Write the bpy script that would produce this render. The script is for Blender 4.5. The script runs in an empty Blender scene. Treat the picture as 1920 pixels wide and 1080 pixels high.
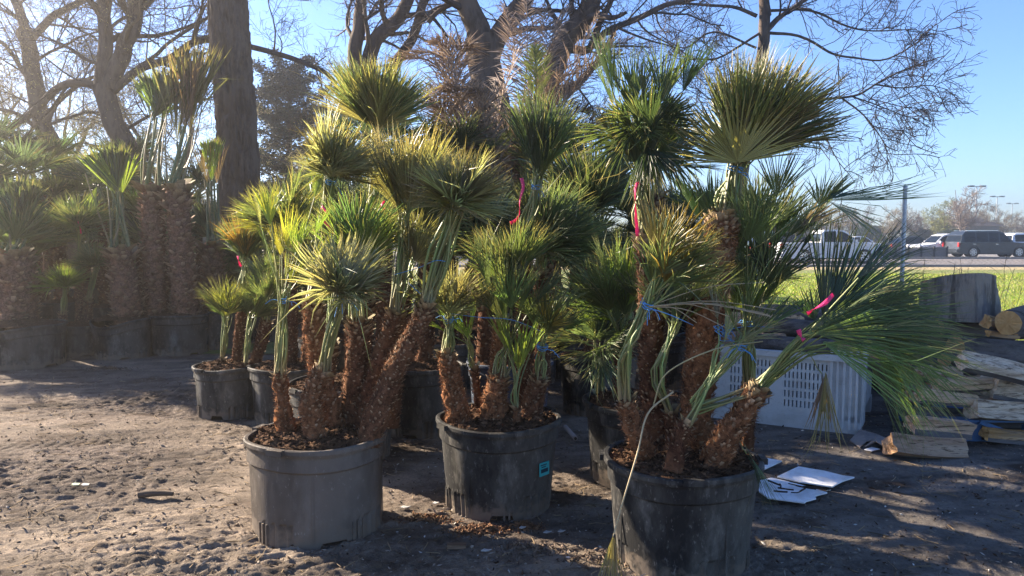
import bpy, math
import numpy as np
rad = math.radians
# ------------------------------------------------------------------ camera, world, sun
S = bpy.context.scene
F, TH, CH = 1387.0, rad(3.96), 1.5          # focal length in photo pixels, downward pitch, eye height
cam = bpy.data.objects.new("camera", bpy.data.cameras.new("camera"))
S.collection.objects.link(cam); S.camera = cam
cam.location = (0, 0, CH); cam.rotation_euler = (rad(90) - TH, 0, 0)
cam.data.sensor_width = 36.0; cam.data.lens = 36.0 * F / 1920
cam.data.clip_start = 0.05; cam.data.clip_end = 3000
SUN_AZ, SUN_EL = rad(-59), rad(24)          # azimuth from +Y towards +X
wd = bpy.data.worlds.new("World"); S.world = wd; wd.use_nodes = True
nt = wd.node_tree
sky = nt.nodes.new("ShaderNodeTexSky"); sky.sky_type = 'NISHITA'; sky.sun_disc = False
sky.sun_elevation = SUN_EL; sky.sun_rotation = SUN_AZ
sky.air_density = 1.0; sky.dust_density = 0.25; sky.ozone_density = 3.5
bg = nt.nodes["Background"]; bg.inputs[1].default_value = 0.053
tint = nt.nodes.new("ShaderNodeMix"); tint.data_type = 'RGBA'; tint.blend_type = 'MULTIPLY'; tint.inputs[0].default_value = 1
tint.inputs[7].default_value = (.86, .96, 1.24, 1); nt.links.new(sky.outputs[0], tint.inputs[6]); nt.links.new(tint.outputs[2], bg.inputs[0])
sl = bpy.data.lights.new("sun", 'SUN'); sl.energy = 5.0; sl.angle = rad(0.5); sl.color = (1.0, 0.86, 0.69)
so = bpy.data.objects.new("sun", sl); S.collection.objects.link(so)
sd = np.array([math.sin(SUN_AZ) * math.cos(SUN_EL), math.cos(SUN_AZ) * math.cos(SUN_EL), math.sin(SUN_EL)])
from mathutils import Vector
so.rotation_euler = Vector(sd).to_track_quat('Z', 'Y').to_euler(); so.location = (-6, 4, 8)
S.view_settings.view_transform = 'Standard'; S.view_settings.look = 'None'
S.view_settings.exposure = 2.2; S.view_settings.gamma = 1.0
S.render.engine = 'CYCLES'; S.cycles.max_bounces = 6; S.cycles.transparent_max_bounces = 6

# ------------------------------------------------------------------ helpers
rng = np.random.default_rng(11)
def W(px, py, Y):
    u, v = (px - 960) / F, (540 - py) / F
    d = np.array([u, math.cos(TH) + v * math.sin(TH), -math.sin(TH) + v * math.cos(TH)])
    return np.array([0, 0, CH]) + d * (Y / d[1])
def GP(px, py, z=0.0):
    u, v = (px - 960) / F, (540 - py) / F
    d = np.array([u, math.cos(TH) + v * math.sin(TH), -math.sin(TH) + v * math.cos(TH)])
    return np.array([0, 0, CH]) + d * ((z - CH) / d[2])
def nrm(a):
    a = np.asarray(a, float); return a / (np.linalg.norm(a, axis=-1, keepdims=True) + 1e-12)
def hsh(i, j, k, s):
    n = (i.astype(np.int64) * 73856093) ^ (j.astype(np.int64) * 19349663) ^ (k.astype(np.int64) * 83492791) ^ (s * 2654435761)
    n = (n ^ (n >> 13)) * 1274126177 & 0x7fffffff
    n = (n ^ (n >> 11)) * 668265263 & 0x7fffffff
    return (n & 0xffff) / 65535.0
def vn(p, s=0):
    p = np.asarray(p, float); f = np.floor(p); t = p - f; t = t * t * (3 - 2 * t); f = f.astype(np.int64)
    o = 0
    for a in (0, 1):
        for b in (0, 1):
            for c in (0, 1):
                w = (t[..., 0] if a else 1 - t[..., 0]) * (t[..., 1] if b else 1 - t[..., 1]) * (t[..., 2] if c else 1 - t[..., 2])
                o = o + w * hsh(f[..., 0] + a, f[..., 1] + b, f[..., 2] + c, s)
    return o * 2 - 1
def fbm(p, n=4, s=0):
    o, a = 0, 1.0
    for i in range(n):
        o = o + a * vn(np.asarray(p) * 2.03 ** i + 17.3 * i, s + i); a *= 0.5
    return o
class MB:
    def __init__(s): s.V = []; s.C = []; s.F = []; s.n = 0
    def add(s, V, Fc, col=(.5, .5, .5), mat=0, smooth=False):
        V = np.asarray(V, float).reshape(-1, 3); Fc = np.asarray(Fc, np.int64)
        c = np.empty((len(V), 3)); c[:] = np.asarray(col).reshape(-1, 3) if np.ndim(col) > 1 else col
        s.V.append(V); s.C.append(c); s.F.append((Fc + s.n, mat, smooth)); s.n += len(V)
    def box(s, c, size, col=(.5, .5, .5), mat=0, R=None, jit=0):
        v = np.array([[x, y, z] for z in (-.5, .5) for y in (-.5, .5) for x in (-.5, .5)]) * size
        if jit: v = v + rng.normal(0, jit, v.shape)
        if R is not None: v = v @ np.asarray(R).T
        s.add(v + np.asarray(c), [[0, 2, 3, 1], [4, 5, 7, 6], [0, 1, 5, 4], [2, 6, 7, 3], [0, 4, 6, 2], [1, 3, 7, 5]], col, mat)
    def tube(s, P, r, n=8, col=(.5, .5, .5), mat=0, cap=True):
        P = np.asarray(P, float)[None]; r = np.broadcast_to(np.asarray(r, float), (P.shape[1],))[None]
        s.tubes(P, r, n, col, mat, cap)
    def tubes(s, P, r, n=3, col=(.5, .5, .5), mat=0, cap=False):
        # P [m,k,3], r [m,k]
        m, k, _ = P.shape
        if m == 0: return
        T = np.gradient(P, axis=1); T = nrm(T)
        ov = P[:, -1] - P[:, 0]; ax = np.argmin(np.abs(ov), axis=1); ref = np.eye(3)[ax][:, None, :]
        U = nrm(np.cross(T, ref)); Vv = np.cross(T, U)
        a = np.arange(n) * 2 * math.pi / n
        R = P[:, :, None, :] + r[:, :, None, None] * (np.cos(a)[None, None, :, None] * U[:, :, None, :] + np.sin(a)[None, None, :, None] * Vv[:, :, None, :])
        i = np.arange(m)[:, None, None] * k * n; j = np.arange(k - 1)[None, :, None] * n; q = np.arange(n)[None, None, :]; q2 = (q + 1) % n
        Fq = np.stack([i + j + q, i + j + q2, i + j + n + q2, i + j + n + q], -1).reshape(-1, 4)
        if np.ndim(col) > 1:
            col = np.asarray(col, float)
            if col.shape == (m, 3): col = np.repeat(col, k * n, axis=0)
        s.add(R, Fq, col, mat, True)
        if cap and n > 3 and m == 1:
            for e in (0, k - 1):
                b = R[0, e]; c0 = b.mean(0); idx = np.arange(n)
                s.add(np.vstack([b, c0]), np.stack([idx, (idx + 1) % n, np.full(n, n)], -1)[:, ::(1 if e else -1)], (np.asarray(col).reshape(-1, 3)[0]), mat)
    def lathe(s, prof, c, n=48, col=(.5, .5, .5), mat=0, smooth=False, wob=None):
        prof = np.asarray(prof, float); k = len(prof); a = np.arange(n) * 2 * math.pi / n
        rr = prof[:, 0][:, None] * np.ones(n)[None]; zz = prof[:, 1][:, None] * np.ones(n)[None]
        if wob is not None: rr, zz = wob(rr, zz, a[None] * np.ones((k, 1)))
        R = np.stack([rr * np.cos(a), rr * np.sin(a), zz], -1) + np.asarray(c)
        i = np.arange(k - 1)[:, None] * n; q = np.arange(n)[None]; q2 = (q + 1) % n
        s.add(R, np.stack([i + q, i + q2, i + n + q2, i + n + q], -1).reshape(-1, 4), col, mat, smooth)
    def build(s, name, mats, parent=None, origin=None, **tg):
        if not s.V: return None
        V = np.vstack(s.V); C = np.vstack(s.C)
        o0 = np.zeros(3)
        if parent is not None:
            p = parent
            while p is not None: o0 = o0 + np.array(p.location); p = p.parent
        loc = np.zeros(3)
        if origin is not None: loc = np.asarray(origin, float) - o0; o0 = np.asarray(origin, float)
        V = V - o0
        me = bpy.data.meshes.new(name)
        lv, ls, lt, mi, sm = [], [], [], [], []; st = 0
        for Fc, m, smo in s.F:
            if len(Fc) == 0: continue
            k = Fc.shape[1]; lv.append(Fc.ravel()); ls.append(st + np.arange(len(Fc)) * k); lt.append(np.full(len(Fc), k))
            mi.append(np.full(len(Fc), m)); sm.append(np.full(len(Fc), smo)); st += Fc.size
        lv = np.concatenate(lv); ls = np.concatenate(ls); lt = np.concatenate(lt); mi = np.concatenate(mi); sm = np.concatenate(sm)
        me.vertices.add(len(V)); me.vertices.foreach_set("co", V.ravel().astype(np.float32))
        me.loops.add(len(lv)); me.loops.foreach_set("vertex_index", lv.astype(np.int32))
        me.polygons.add(len(ls)); me.polygons.foreach_set("loop_start", ls.astype(np.int32))
        me.polygons.foreach_set("loop_total", lt.astype(np.int32))
        me.polygons.foreach_set("material_index", mi.astype(np.int32))
        me.polygons.foreach_set("use_smooth", sm.astype(bool))
        at = me.color_attributes.new("col", 'FLOAT_COLOR', 'POINT')
        at.data.foreach_set("color", np.hstack([C, np.ones((len(C), 1))]).ravel().astype(np.float32))
        for m in (mats if isinstance(mats, (list, tuple)) else [mats]): me.materials.append(m)
        me.update(calc_edges=True)
        ob = bpy.data.objects.new(name, me); S.collection.objects.link(ob)
        ob.location = loc
        if parent is not None: ob.parent = parent
        tag(ob, **tg)
        return ob
def tag(o, label=None, cat=None, group=None, kind=None):
    if label: o["label"] = label
    if cat: o["category"] = cat
    if group: o["group"] = group
    if kind: o["kind"] = kind
    return o
def empty(name, loc, label=None, cat=None, group=None):
    o = bpy.data.objects.new(name, None); S.collection.objects.link(o)
    o.location = [float(t) for t in loc]; o.empty_display_size = 0.1
    return tag(o, label, cat, group)
def copy_tree(o, parent=None):
    c = o.copy(); S.collection.objects.link(c)
    if parent is not None: c.parent = parent
    for ch in list(o.children): copy_tree(ch, c)
    return c
def rotz(a):
    c, s = math.cos(a), math.sin(a); return np.array([[c, -s, 0], [s, c, 0], [0, 0, 1.]])
def spline(P, n):
    P = np.asarray(P, float)
    if len(P) == 2: t = np.linspace(0, 1, n)[:, None]; return P[0] * (1 - t) + P[1] * t
    Q = np.vstack([2 * P[0] - P[1], P, 2 * P[-1] - P[-2]]); L = len(P) - 1
    u = np.linspace(0, L - 1e-9, n); i = u.astype(int); t = (u - i)[:, None]
    a, b, c, d = Q[i], Q[i + 1], Q[i + 2], Q[i + 3]
    return .5 * (2 * b + (c - a) * t + (2 * a - 5 * b + 4 * c - d) * t * t + (-a + 3 * b - 3 * c + d) * t ** 3)

# ------------------------------------------------------------------ materials
def mat(name, base=None, rough=.7, spec=.3, attr=False, noise=None, bump=None, trans=None, metal=0, scale=(1, 1, 1), coat=0, emit=None, coord='Object', mudz=None):
    m = bpy.data.materials.new(name); m.use_nodes = True; n = m.node_tree; L = n.links.new
    P = n.nodes["Principled BSDF"]; P.inputs["Roughness"].default_value = rough
    P.inputs["Specular IOR Level"].default_value = spec; P.inputs["Metallic"].default_value = metal
    if coat: P.inputs["Coat Weight"].default_value = coat
    tc = n.nodes.new("ShaderNodeTexCoord"); mp = n.nodes.new("ShaderNodeMapping"); mp.inputs[3].default_value = scale
    L(tc.outputs[coord], mp.inputs[0])
    if attr:
        a = n.nodes.new("ShaderNodeAttribute"); a.attribute_name = "col"; c = a.outputs[0]
    else:
        a = n.nodes.new("ShaderNodeRGB"); a.outputs[0].default_value = (*base, 1); c = a.outputs[0]
    for nz in (noise or []):      # (scale, detail, lo, hi, colour, amount)
        t = n.nodes.new("ShaderNodeTexNoise"); t.inputs["Scale"].default_value = nz[0]; t.inputs["Detail"].default_value = nz[1]
        t.inputs["Roughness"].default_value = .65
        L(mp.outputs[0], t.inputs[0])
        r = n.nodes.new("ShaderNodeMapRange"); r.inputs[1].default_value = nz[2]; r.inputs[2].default_value = nz[3]
        r.inputs[4].default_value = nz[5]
        L(t.outputs[0], r.inputs[0])
        x = n.nodes.new("ShaderNodeMix"); x.data_type = 'RGBA'
        if len(nz) > 6: x.blend_type = nz[6]
        L(r.outputs[0], x.inputs[0]); L(c, x.inputs[6]); x.inputs[7].default_value = (*nz[4], 1); c = x.outputs[2]
    if mudz:
        sp = n.nodes.new("ShaderNodeSeparateXYZ"); L(tc.outputs['Object'], sp.inputs[0]); t = n.nodes.new("ShaderNodeTexNoise"); t.inputs["Scale"].default_value = 16; t.inputs["Detail"].default_value = 5; L(tc.outputs['Object'], t.inputs[0])
        r = n.nodes.new("ShaderNodeMapRange"); r.inputs[1].default_value = 0; r.inputs[2].default_value = mudz; r.inputs[3].default_value = .42; r.inputs[4].default_value = -.25; L(sp.outputs[2], r.inputs[0])
        ad = n.nodes.new("ShaderNodeMath"); ad.operation = 'ADD'; L(t.outputs[0], ad.inputs[0]); L(r.outputs[0], ad.inputs[1])
        r2 = n.nodes.new("ShaderNodeMapRange"); r2.inputs[1].default_value = .55; r2.inputs[2].default_value = .72; r2.inputs[4].default_value = .85; L(ad.outputs[0], r2.inputs[0])
        x = n.nodes.new("ShaderNodeMix"); x.data_type = 'RGBA'; L(r2.outputs[0], x.inputs[0]); L(c, x.inputs[6]); x.inputs[7].default_value = (.15, .12, .092, 1); c = x.outputs[2]
    L(c, P.inputs["Base Color"])
    if bump:
        prev = None
        for (sc, det, st, dist) in bump:
            t = n.nodes.new("ShaderNodeTexNoise"); t.inputs["Scale"].default_value = sc; t.inputs["Detail"].default_value = det
            t.inputs["Roughness"].default_value = .7
            L(mp.outputs[0], t.inputs[0]); b = n.nodes.new("ShaderNodeBump"); b.inputs[0].default_value = st; b.inputs[1].default_value = dist
            L(t.outputs[0], b.inputs["Height"])
            if prev: L(prev, b.inputs["Normal"])
            prev = b.outputs[0]
        L(prev, P.inputs["Normal"])
    if emit: P.inputs["Emission Color"].default_value = (*emit, 1); P.inputs["Emission Strength"].default_value = 1
    if trans:
        tr = n.nodes.new("ShaderNodeBsdfTranslucent"); mx = n.nodes.new("ShaderNodeMixShader"); mx.inputs[0].default_value = trans[0]
        g = n.nodes.new("ShaderNodeMix"); g.data_type = 'RGBA'; g.blend_type = 'MULTIPLY'; g.inputs[0].default_value = 1
        L(c, g.inputs[6]); g.inputs[7].default_value = (*trans[1], 1); L(g.outputs[2], tr.inputs[0])
        L(P.outputs[0], mx.inputs[1]); L(tr.outputs[0], mx.inputs[2]); L(mx.outputs[0], n.nodes["Material Output"].inputs[0])
    return m
M = {}
M['leaf'] = mat('leaf', rough=.40, spec=.5, attr=True, trans=(.36, (1.8, 1.75, .8)))
M['frond'] = mat('dead_frond', rough=.8, spec=.2, attr=True, trans=(.15, (1.2, 1.1, .8)))
M['stalk'] = mat('petiole', rough=.5, spec=.4, attr=True, noise=[(30, 2, .45, .8, (.35, .28, .12), .5)])
M['fibre'] = mat('palm_fibre', rough=.95, spec=.1, attr=True, noise=[(45, 5, .42, .62, (.045, .02, .012), .8), (9, 3, .45, .7, (.32, .16, .08), .5)], bump=[(90, 5, 1, .01)])
M['boot'] = mat('leaf_base', rough=.8, spec=.2, attr=True, noise=[(40, 3, .4, .7, (.12, .06, .03), .5)])
M['pot'] = mat('black_plastic', (.018, .018, .018), rough=.6, spec=.12,
               noise=[(2.6, 6, .44, .62, (.15, .138, .115), .55), (12, 6, .52, .72, (.012, .012, .012), .6), (8, 6, .54, .75, (.30, .28, .24), .5), (60, 3, .60, .75, (.35, .33, .30), .4)], bump=[(14, 3, .25, .01), (120, 3, .3, .002)], scale=(1, 1, .45), mudz=.16)
M['potdustyveil'] = mat('dusty_veil_toned_plastic', (.036, .028, .022), rough=.65, spec=.12,
               noise=[(2.0, 4, .38, .62, (.17, .145, .12), .8), (11, 5, .5, .8, (.24, .21, .18), .5), (70, 3, .62, .75, (.4, .37, .33), .4)], bump=[(14, 3, .25, .01), (120, 3, .3, .002)], scale=(1, 1, .45), mudz=.2)  # dust, plus a browner, paler tone painting in the flare veil
M['potblue'] = mat('bluish_plastic', (.035, .05, .08), rough=.5, spec=.5, noise=[(3, 4, .45, .7, (.12, .13, .15), .5)], bump=[(14, 3, .25, .01)])
M['soil'] = mat('potting_soil', rough=1, spec=.05, attr=True, noise=[(45, 5, .35, .65, (.02, .012, .008), .7)], bump=[(70, 5, 1, .02)])
M['bark'] = mat('bark', (.115, .088, .070), rough=.95, spec=.1, noise=[(9, 6, .45, .62, (.045, .036, .030), .8), (2.5, 3, .5, .8, (.18, .15, .125), .5)], bump=[(12, 6, .7, .03), (40, 4, .6, .015)], scale=(1, 1, .32))
M['twig'] = mat('twig', rough=.85, spec=.15, attr=True)
M['tape'] = mat('pink_tape', (.75, .07, .22), rough=.45, trans=(.3, (1.5, 1.5, 1.5)))
M['twine'] = mat('blue_twine', (.10, .30, .62), rough=.6)
M['dirtdebris'] = mat('debris', rough=.9, spec=.15, attr=True)
M['wood'] = mat('split_wood', rough=.85, spec=.15, attr=True, noise=[(40, 6, .44, .60, (.22, .12, .065), .7), (10, 4, .45, .65, (.74, .56, .38), .5), (60, 4, .56, .64, (.06, .035, .02), .8)], bump=[(50, 7, 1, .03)], scale=(.07, 1, 1))
M['woodend'] = mat('cut_wood', rough=.85, spec=.15, attr=True, noise=[(25, 6, .42, .6, (.42, .22, .08), .6), (5, 3, .5, .7, (.75, .55, .32), .4)], bump=[(50, 5, .4, .005)])
M['logbark'] = mat('log_bark', rough=.95, spec=.1, attr=True, noise=[(14, 6, .45, .6, (.03, .026, .024), .8), (4, 3, .5, .7, (.30, .27, .25), .4)], bump=[(22, 6, 1, .03)], scale=(.18, 1, 1))
M['stumpbark'] = mat('weathered_bark', rough=.95, spec=.1, attr=True, noise=[(12, 6, .48, .60, (.07, .055, .045), .75), (4, 3, .5, .7, (.26, .24, .23), .7)], bump=[(14, 6, 1, .05)], scale=(1, 1, .15))
M['bin'] = mat('white_plastic', (.50, .50, .49), rough=.55, noise=[(4, 4, .45, .75, (.22, .19, .16), .55), (30, 4, .58, .75, (.2, .18, .15), .4)], bump=[(30, 3, .2, .004)])
M['binin'] = mat('bin_inside', (.05, .05, .055), rough=.9)
M['steel'] = mat('galvanised_steel', (.42, .44, .46), rough=.45, metal=.6, noise=[(20, 3, .45, .7, (.25, .24, .22), .5)])
M['wire'] = mat('fence_wire', (.20, .19, .18), rough=.6, metal=.3)
M['scrap'] = mat('dirty_scrap', (.42, .40, .37), rough=.8, noise=[(40, 4, .45, .65, (.2, .17, .14), .6)])
M['sheet'] = mat('white_board', (.78, .78, .78), rough=.5, noise=[(9, 6, .48, .72, (.42, .38, .33), .6), (60, 3, .62, .75, (.3, .26, .22), .5)])
M['card'] = mat('cardboard', (.26, .22, .19), rough=.9, noise=[(12, 4, .4, .7, (.12, .10, .09), .6)], bump=[(20, 3, .4, .01)])
M['blue'] = mat('blue_paint', (.05, .12, .24), rough=.6, noise=[(12, 4, .45, .7, (.06, .08, .11), .6)])
M['grass'] = mat('grass_blades', rough=.6, attr=True, trans=(.35, (1.6, 1.8, .6)))
M['needle'] = mat('cedar_foliage', rough=.7, attr=True, trans=(.2, (1.5, 1.7, .8)))
# ------------------------------------------------------------------ palm generators
PAL = dict(green=(.092, .128, .056), silver=(.215, .235, .150), yellow=(.27, .29, .055), dark=(.044, .070, .037), olive=(.175, .168, .078),
           blue=(.075, .112, .078), dead=(.20, .140, .095), bright=(.14, .20, .045), orange=(.22, .155, .04))
TAN = np.array([.42, .33, .17])
def basis(A):
    A = nrm(A); ref = np.array([1., 0, 0]) if abs(A[0]) < .8 else np.array([0, 1., 0])
    U = nrm(np.cross(A, ref)); return A, U, np.cross(A, U)
def fans(mb, H, D, N, L, half, nseg=32, droop=.05, col=(.1, .15, .05), cup=.12, tip=.5, mat=0, wid=1.0, jag=.07, split=.42):
    H = np.asarray(H, float).reshape(-1, 3); m = len(H)
    D = nrm(np.asarray(D, float).reshape(-1, 3)); N = np.asarray(N, float).reshape(-1, 3)
    N = nrm(N - (N * D).sum(1, keepdims=True) * D); B = np.cross(N, D)
    L = np.broadcast_to(L, (m,)).astype(float); half = np.broadcast_to(half, (m,)).astype(float)
    col = np.broadcast_to(np.asarray(col, float), (m, 3)) * rng.uniform(.6, 1.45, (m, 1)) * (1 + rng.normal(0, .06, (m, 3)))
    q = np.linspace(-1, 1, nseg)[None]; ph = q * half[:, None] + rng.normal(0, .25, (m, nseg)) * half[:, None] / nseg
    ln = L[:, None] * (.78 + .22 * np.cos(ph)) * rng.uniform(1 - 2 * jag, 1 + .4 * jag, (m, nseg))
    s = np.array([.02, split, .74, 1.0]); wf = np.array([.02, split, split * .72, .015]) * wid
    dphi = 2 * half[:, None] / nseg
    dirv = np.cos(ph)[..., None] * D[:, None] + np.sin(ph)[..., None] * B[:, None]
    perp = -np.sin(ph)[..., None] * D[:, None] + np.cos(ph)[..., None] * B[:, None]
    bend = rng.normal(0, .09, (m, nseg)); side = rng.normal(0, .06, (m, nseg)); dr = droop * rng.uniform(.5, 1.7, (m, nseg)); brk = rng.random((m, nseg)) < .06; bend = bend + brk * rng.normal(0, .35, (m, nseg)); side = side + brk * rng.normal(0, .35, (m, nseg)); dr = dr + brk * rng.uniform(0, .35, (m, nseg)) * (nseg > 14)
    P = H[:, None, None] + s[None, None, :, None] * ln[..., None, None] * dirv[:, :, None]
    s2 = np.maximum(s - .35, 0) ** 2 * 2.3
    P = P + (s2[None, None] * (bend * ln)[..., None])[..., None] * N[:, None, None] + (s2[None, None] * (side * ln)[..., None])[..., None] * perp[:, :, None]
    P = P + (cup * (q ** 2)[..., None] * s[None, None] * L[:, None, None])[..., None] * N[:, None, None]
    P[..., 2] -= (s ** 2)[None, None] * (dr * ln)[..., None]
    w = wf[None, None] * (ln * dphi * .54)[..., None]
    Lf = P - w[..., None] * perp[:, :, None]; Rt = P + w[..., None] * perp[:, :, None]
    Md = P - (w * .75)[..., None] * N[:, None, None]
    V = np.stack([Lf, Md, Rt], 3)                       # m,nseg,4,3,3
    base = (np.arange(m * nseg) * 12)[:, None, None]; j = np.arange(3)[None, :, None] * 3; k = np.arange(2)[None, None]
    Fc = np.stack([base + j + k, base + j + k + 1, base + j + k + 4, base + j + k + 3], -1).reshape(-1, 4)
    c = col[:, None, None] * rng.uniform(.7, 1.3, (m, nseg, 1, 1)) * np.ones((1, 1, 4, 1))
    yl = (rng.random((m, nseg, 1, 1)) < .06) * .6
    tp = np.array([.12, 0, .05, 1.0])[None, None, :, None] * rng.uniform(0, 2 * tip, (m, nseg, 1, 1)).clip(0, 1)
    tp = np.clip(tp + yl * np.array([0, .3, .8, 1])[None, None, :, None], 0, 1)
    c = c * (1 - tp) + TAN * rng.uniform(.6, 1.1, (m, nseg, 1, 1)) * tp
    C = np.repeat(c[:, :, :, None], 3, axis=3)
    mb.add(V, Fc, C.reshape(-1, 3), mat)
def crown(mb, T, A, R, n=14, spread=55, root=None, rr=.04, col='green', nseg=30, half=62, droop=.05, hast=.22, pet=None, tip=.5, pr=.0045, squash=None, wid=1.0, tie=.018, mixcol=None, tiltmin=3, cup=.12, loose=.0, tight=.80):
    T = np.asarray(T, float); A, U, V = basis(A); spread = spread * tight; half = half * (.5 + .5 * tight)
    i = np.arange(n); tilt = rad(tiltmin) + rad(spread - tiltmin) * np.sqrt((i + .5) / n) + rng.normal(0, rad(4), n)
    az = i * 2.39996 + rng.normal(0, .45, n) + rng.uniform(0, 6)
    O = np.cos(az)[:, None] * U + np.sin(az)[:, None] * V
    if squash is not None: O = O - np.outer(O @ nrm(squash[0]), nrm(squash[0])) * squash[1]
    D = nrm(np.cos(tilt)[:, None] * A + np.sin(tilt)[:, None] * O)
    N = A - (D @ A)[:, None] * D + rng.normal(0, .22, (n, 3)); N = np.where((tilt < rad(14))[:, None], -O + rng.normal(0, .3, (n, 3)), nrm(N))
    hl = R * hast * rng.uniform(.35, 1.6, n)
    Hp = T + D * hl[:, None] * (1 + loose * rng.random((n, 1)) * 3)
    L = R * (1 - hast) * rng.uniform(.70, 1.10, n)
    c = np.array(PAL[col] if isinstance(col, str) else col)[None].repeat(n, 0)
    if mixcol: c = np.where((rng.random(n) < mixcol[1])[:, None], np.array(PAL[mixcol[0]]), c)
    fans(mb, Hp, D, N, L, rad(half) * rng.uniform(.8, 1.12, n), nseg, droop, c, cup, tip, 0, wid)
    if root is not None:
        root = np.asarray(root, float); base = root + (np.cos(az * 1.0)[:, None] * U + np.sin(az)[:, None] * V) * rr * rng.uniform(.3, 1, (n, 1))
        tj = T + rng.normal(0, tie, (n, 3)) * .8 + O * tie * .6
        mid = [np.asarray(p, float) + rng.normal(0, .02, (n, 3)) for p in (pet or [])]
        if not mid: mid = [(root + T) / 2 + rng.normal(0, .014, (n, 3)) + O * rr * .5]
        ctrl = np.stack([base] + mid + [tj, Hp], 1)
        PP = np.stack([spline(cq, 9) for cq in ctrl])
        r = np.linspace(1.25, .7, 9)[None] * pr * rng.uniform(.8, 1.25, (n, 1))
        pc = np.array([.20, .24, .085]) * rng.uniform(.55, 1.3, (n, 1)) * (1 + rng.normal(0, .08, (n, 3)))
        tt_ = np.linspace(0, 1, 9)[None, :, None]; wb = np.clip(1 - tt_ * 5, 0, 1) * .8; cc = pc[:, None] * (1 - wb) + np.array([.30, .20, .12]) * wb
        mb.tubes(PP, r, 4, np.repeat(cc.reshape(-1, 3), 4, axis=0), 1)
RUST = (.165, .078, .042)
def palm_trunk(mb, P, r0, r1, col=RUST, boot=.024, dens=1.0, shag=1.0, tipc=(.50, .37, .24), up=.75, bs=.60, rs=.74):
    P = np.asarray(P, float); L = np.linalg.norm(np.diff(P, axis=0), axis=1).sum()
    k = max(8, int(L / .02)); Q = spline(P, k); T = nrm(np.gradient(Q, axis=0)); n = 30
    U = nrm(np.cross(T, [0.3, 1, .1])); V = np.cross(T, U); a = np.arange(n) * 2 * math.pi / n
    t = np.linspace(0, 1, k); r = (r0 + (r1 - r0) * t) * rs; r = r * (1 - .35 * np.clip((t - .9) / .1, 0, 1) ** 2)
    r = r * (1 + .10 * vn(np.stack([t * L * 7, t * 0 + P[0, 0] * 9, t * 0], -1), 3))
    dirs = np.cos(a)[None, :, None] * U[:, None] + np.sin(a)[None, :, None] * V[:, None]
    nz = fbm(np.stack(np.broadcast_arrays(t[:, None] * L * 34, a[None] * 3.5, P[0, 0] * 7 + 0 * a[None]), -1), 3, 5)
    rr = r[:, None] * (1 + .0 * nz) + .013 * min(shag, 1.4) * nz
    R = Q[:, None] + dirs * rr[..., None]
    i = np.arange(k - 1)[:, None] * n; q = np.arange(n)[None]; q2 = (q + 1) % n
    cc = np.array(col) * (1 + .35 * nz[..., None])
    mb.add(R, np.stack([i + q, i + q2, i + n + q2, i + n + q], -1).reshape(-1, 4), cc.reshape(-1, 3).clip(.01), 0, True)
    c0 = Q[-1] + T[-1] * r1 * .4
    mb.add(np.vstack([R[-1], c0]), np.stack([np.arange(n), (np.arange(n) + 1) % n, np.full(n, n)], -1), np.array(col) * .6, 0)
    # leaf bases in a spiral
    nb = int(dens * 2 * math.pi * (r0 + r1) / 2 * L / (boot ** 2 * 1.7))
    def at(tt, an, off):
        f = tt * (k - 1); j = np.clip(f.astype(int), 0, k - 2); w = (f - j)[:, None]
        c = Q[j] * (1 - w) + Q[j + 1] * w; d = np.cos(an)[:, None] * U[j] + np.sin(an)[:, None] * V[j]
        rj = np.interp(tt, t, r)
        return c + d * (rj + off)[:, None], d, T[j], np.cross(T[j], d)
    tt = (np.arange(nb) + .5) / nb; an = np.arange(nb) * 2.39996 + rng.normal(0, .25, nb); tt = (tt + rng.normal(0, .25 * boot / L, nb)).clip(0, .999)
    c, d, Tt, Sd = at(tt, an, np.zeros(nb)); b = boot * bs * (rng.uniform(.45, 1.3, nb) * (1 + 1.3 * np.clip(tt - .80, 0, 1) / .2))[:, None]
    lean = nrm(Tt * up + d * rng.uniform(.7, 1.5, (nb, 1)) + rng.normal(0, .12, (nb, 3)))
    v0 = c - Sd * b * .6 - Tt * b * .1; v1 = c + Sd * b * .6 - Tt * b * .1; v2 = c - Tt * b * .55 + d * b * .15
    tp = c + lean * b * rng.uniform(.9, 1.6, (nb, 1)); t1 = tp - Sd * b * .36; t2 = tp + Sd * b * .36; 
    Vv = np.stack([v0, v1, v2, t1, t2], 1); bi = np.arange(nb)[:, None, None] * 5
    Ft = (bi + np.array([[0, 2, 3], [2, 1, 4], [2, 4, 3]])[None]).reshape(-1, 3); Fq = (np.arange(nb)[:, None] * 5 + np.array([0, 3, 4, 1])[None])
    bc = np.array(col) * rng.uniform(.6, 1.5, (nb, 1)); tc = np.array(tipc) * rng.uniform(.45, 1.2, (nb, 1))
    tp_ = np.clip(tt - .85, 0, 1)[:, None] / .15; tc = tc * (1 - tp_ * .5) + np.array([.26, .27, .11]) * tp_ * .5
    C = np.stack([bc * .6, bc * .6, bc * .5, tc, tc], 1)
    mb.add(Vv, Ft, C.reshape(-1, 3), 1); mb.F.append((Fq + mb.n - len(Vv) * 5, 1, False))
    # loose fibre
    nf = int(shag * 2600 * L * (r0 + r1) * 8)
    tt = rng.random(nf); an = rng.uniform(0, 6.283, nf); c, d, Tt, Sd = at(tt, an, np.full(nf, .002))
    dv = nrm(d * rng.uniform(.25, 1.1, (nf, 1)) + Tt * rng.normal(-.1, .6, (nf, 1)) + Sd * rng.normal(0, .8, (nf, 1)))
    ll = rng.uniform(.008, .040, (nf, 1)); ww = np.cross(dv, d); ww = nrm(ww) * .0013
    v = np.stack([c - ww, c + ww, c + dv * ll], 1)
    fc = np.array(col) * np.array([1.25, 1.3, 1.3]) * rng.uniform(.4, 1.7, (nf, 1))
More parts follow.
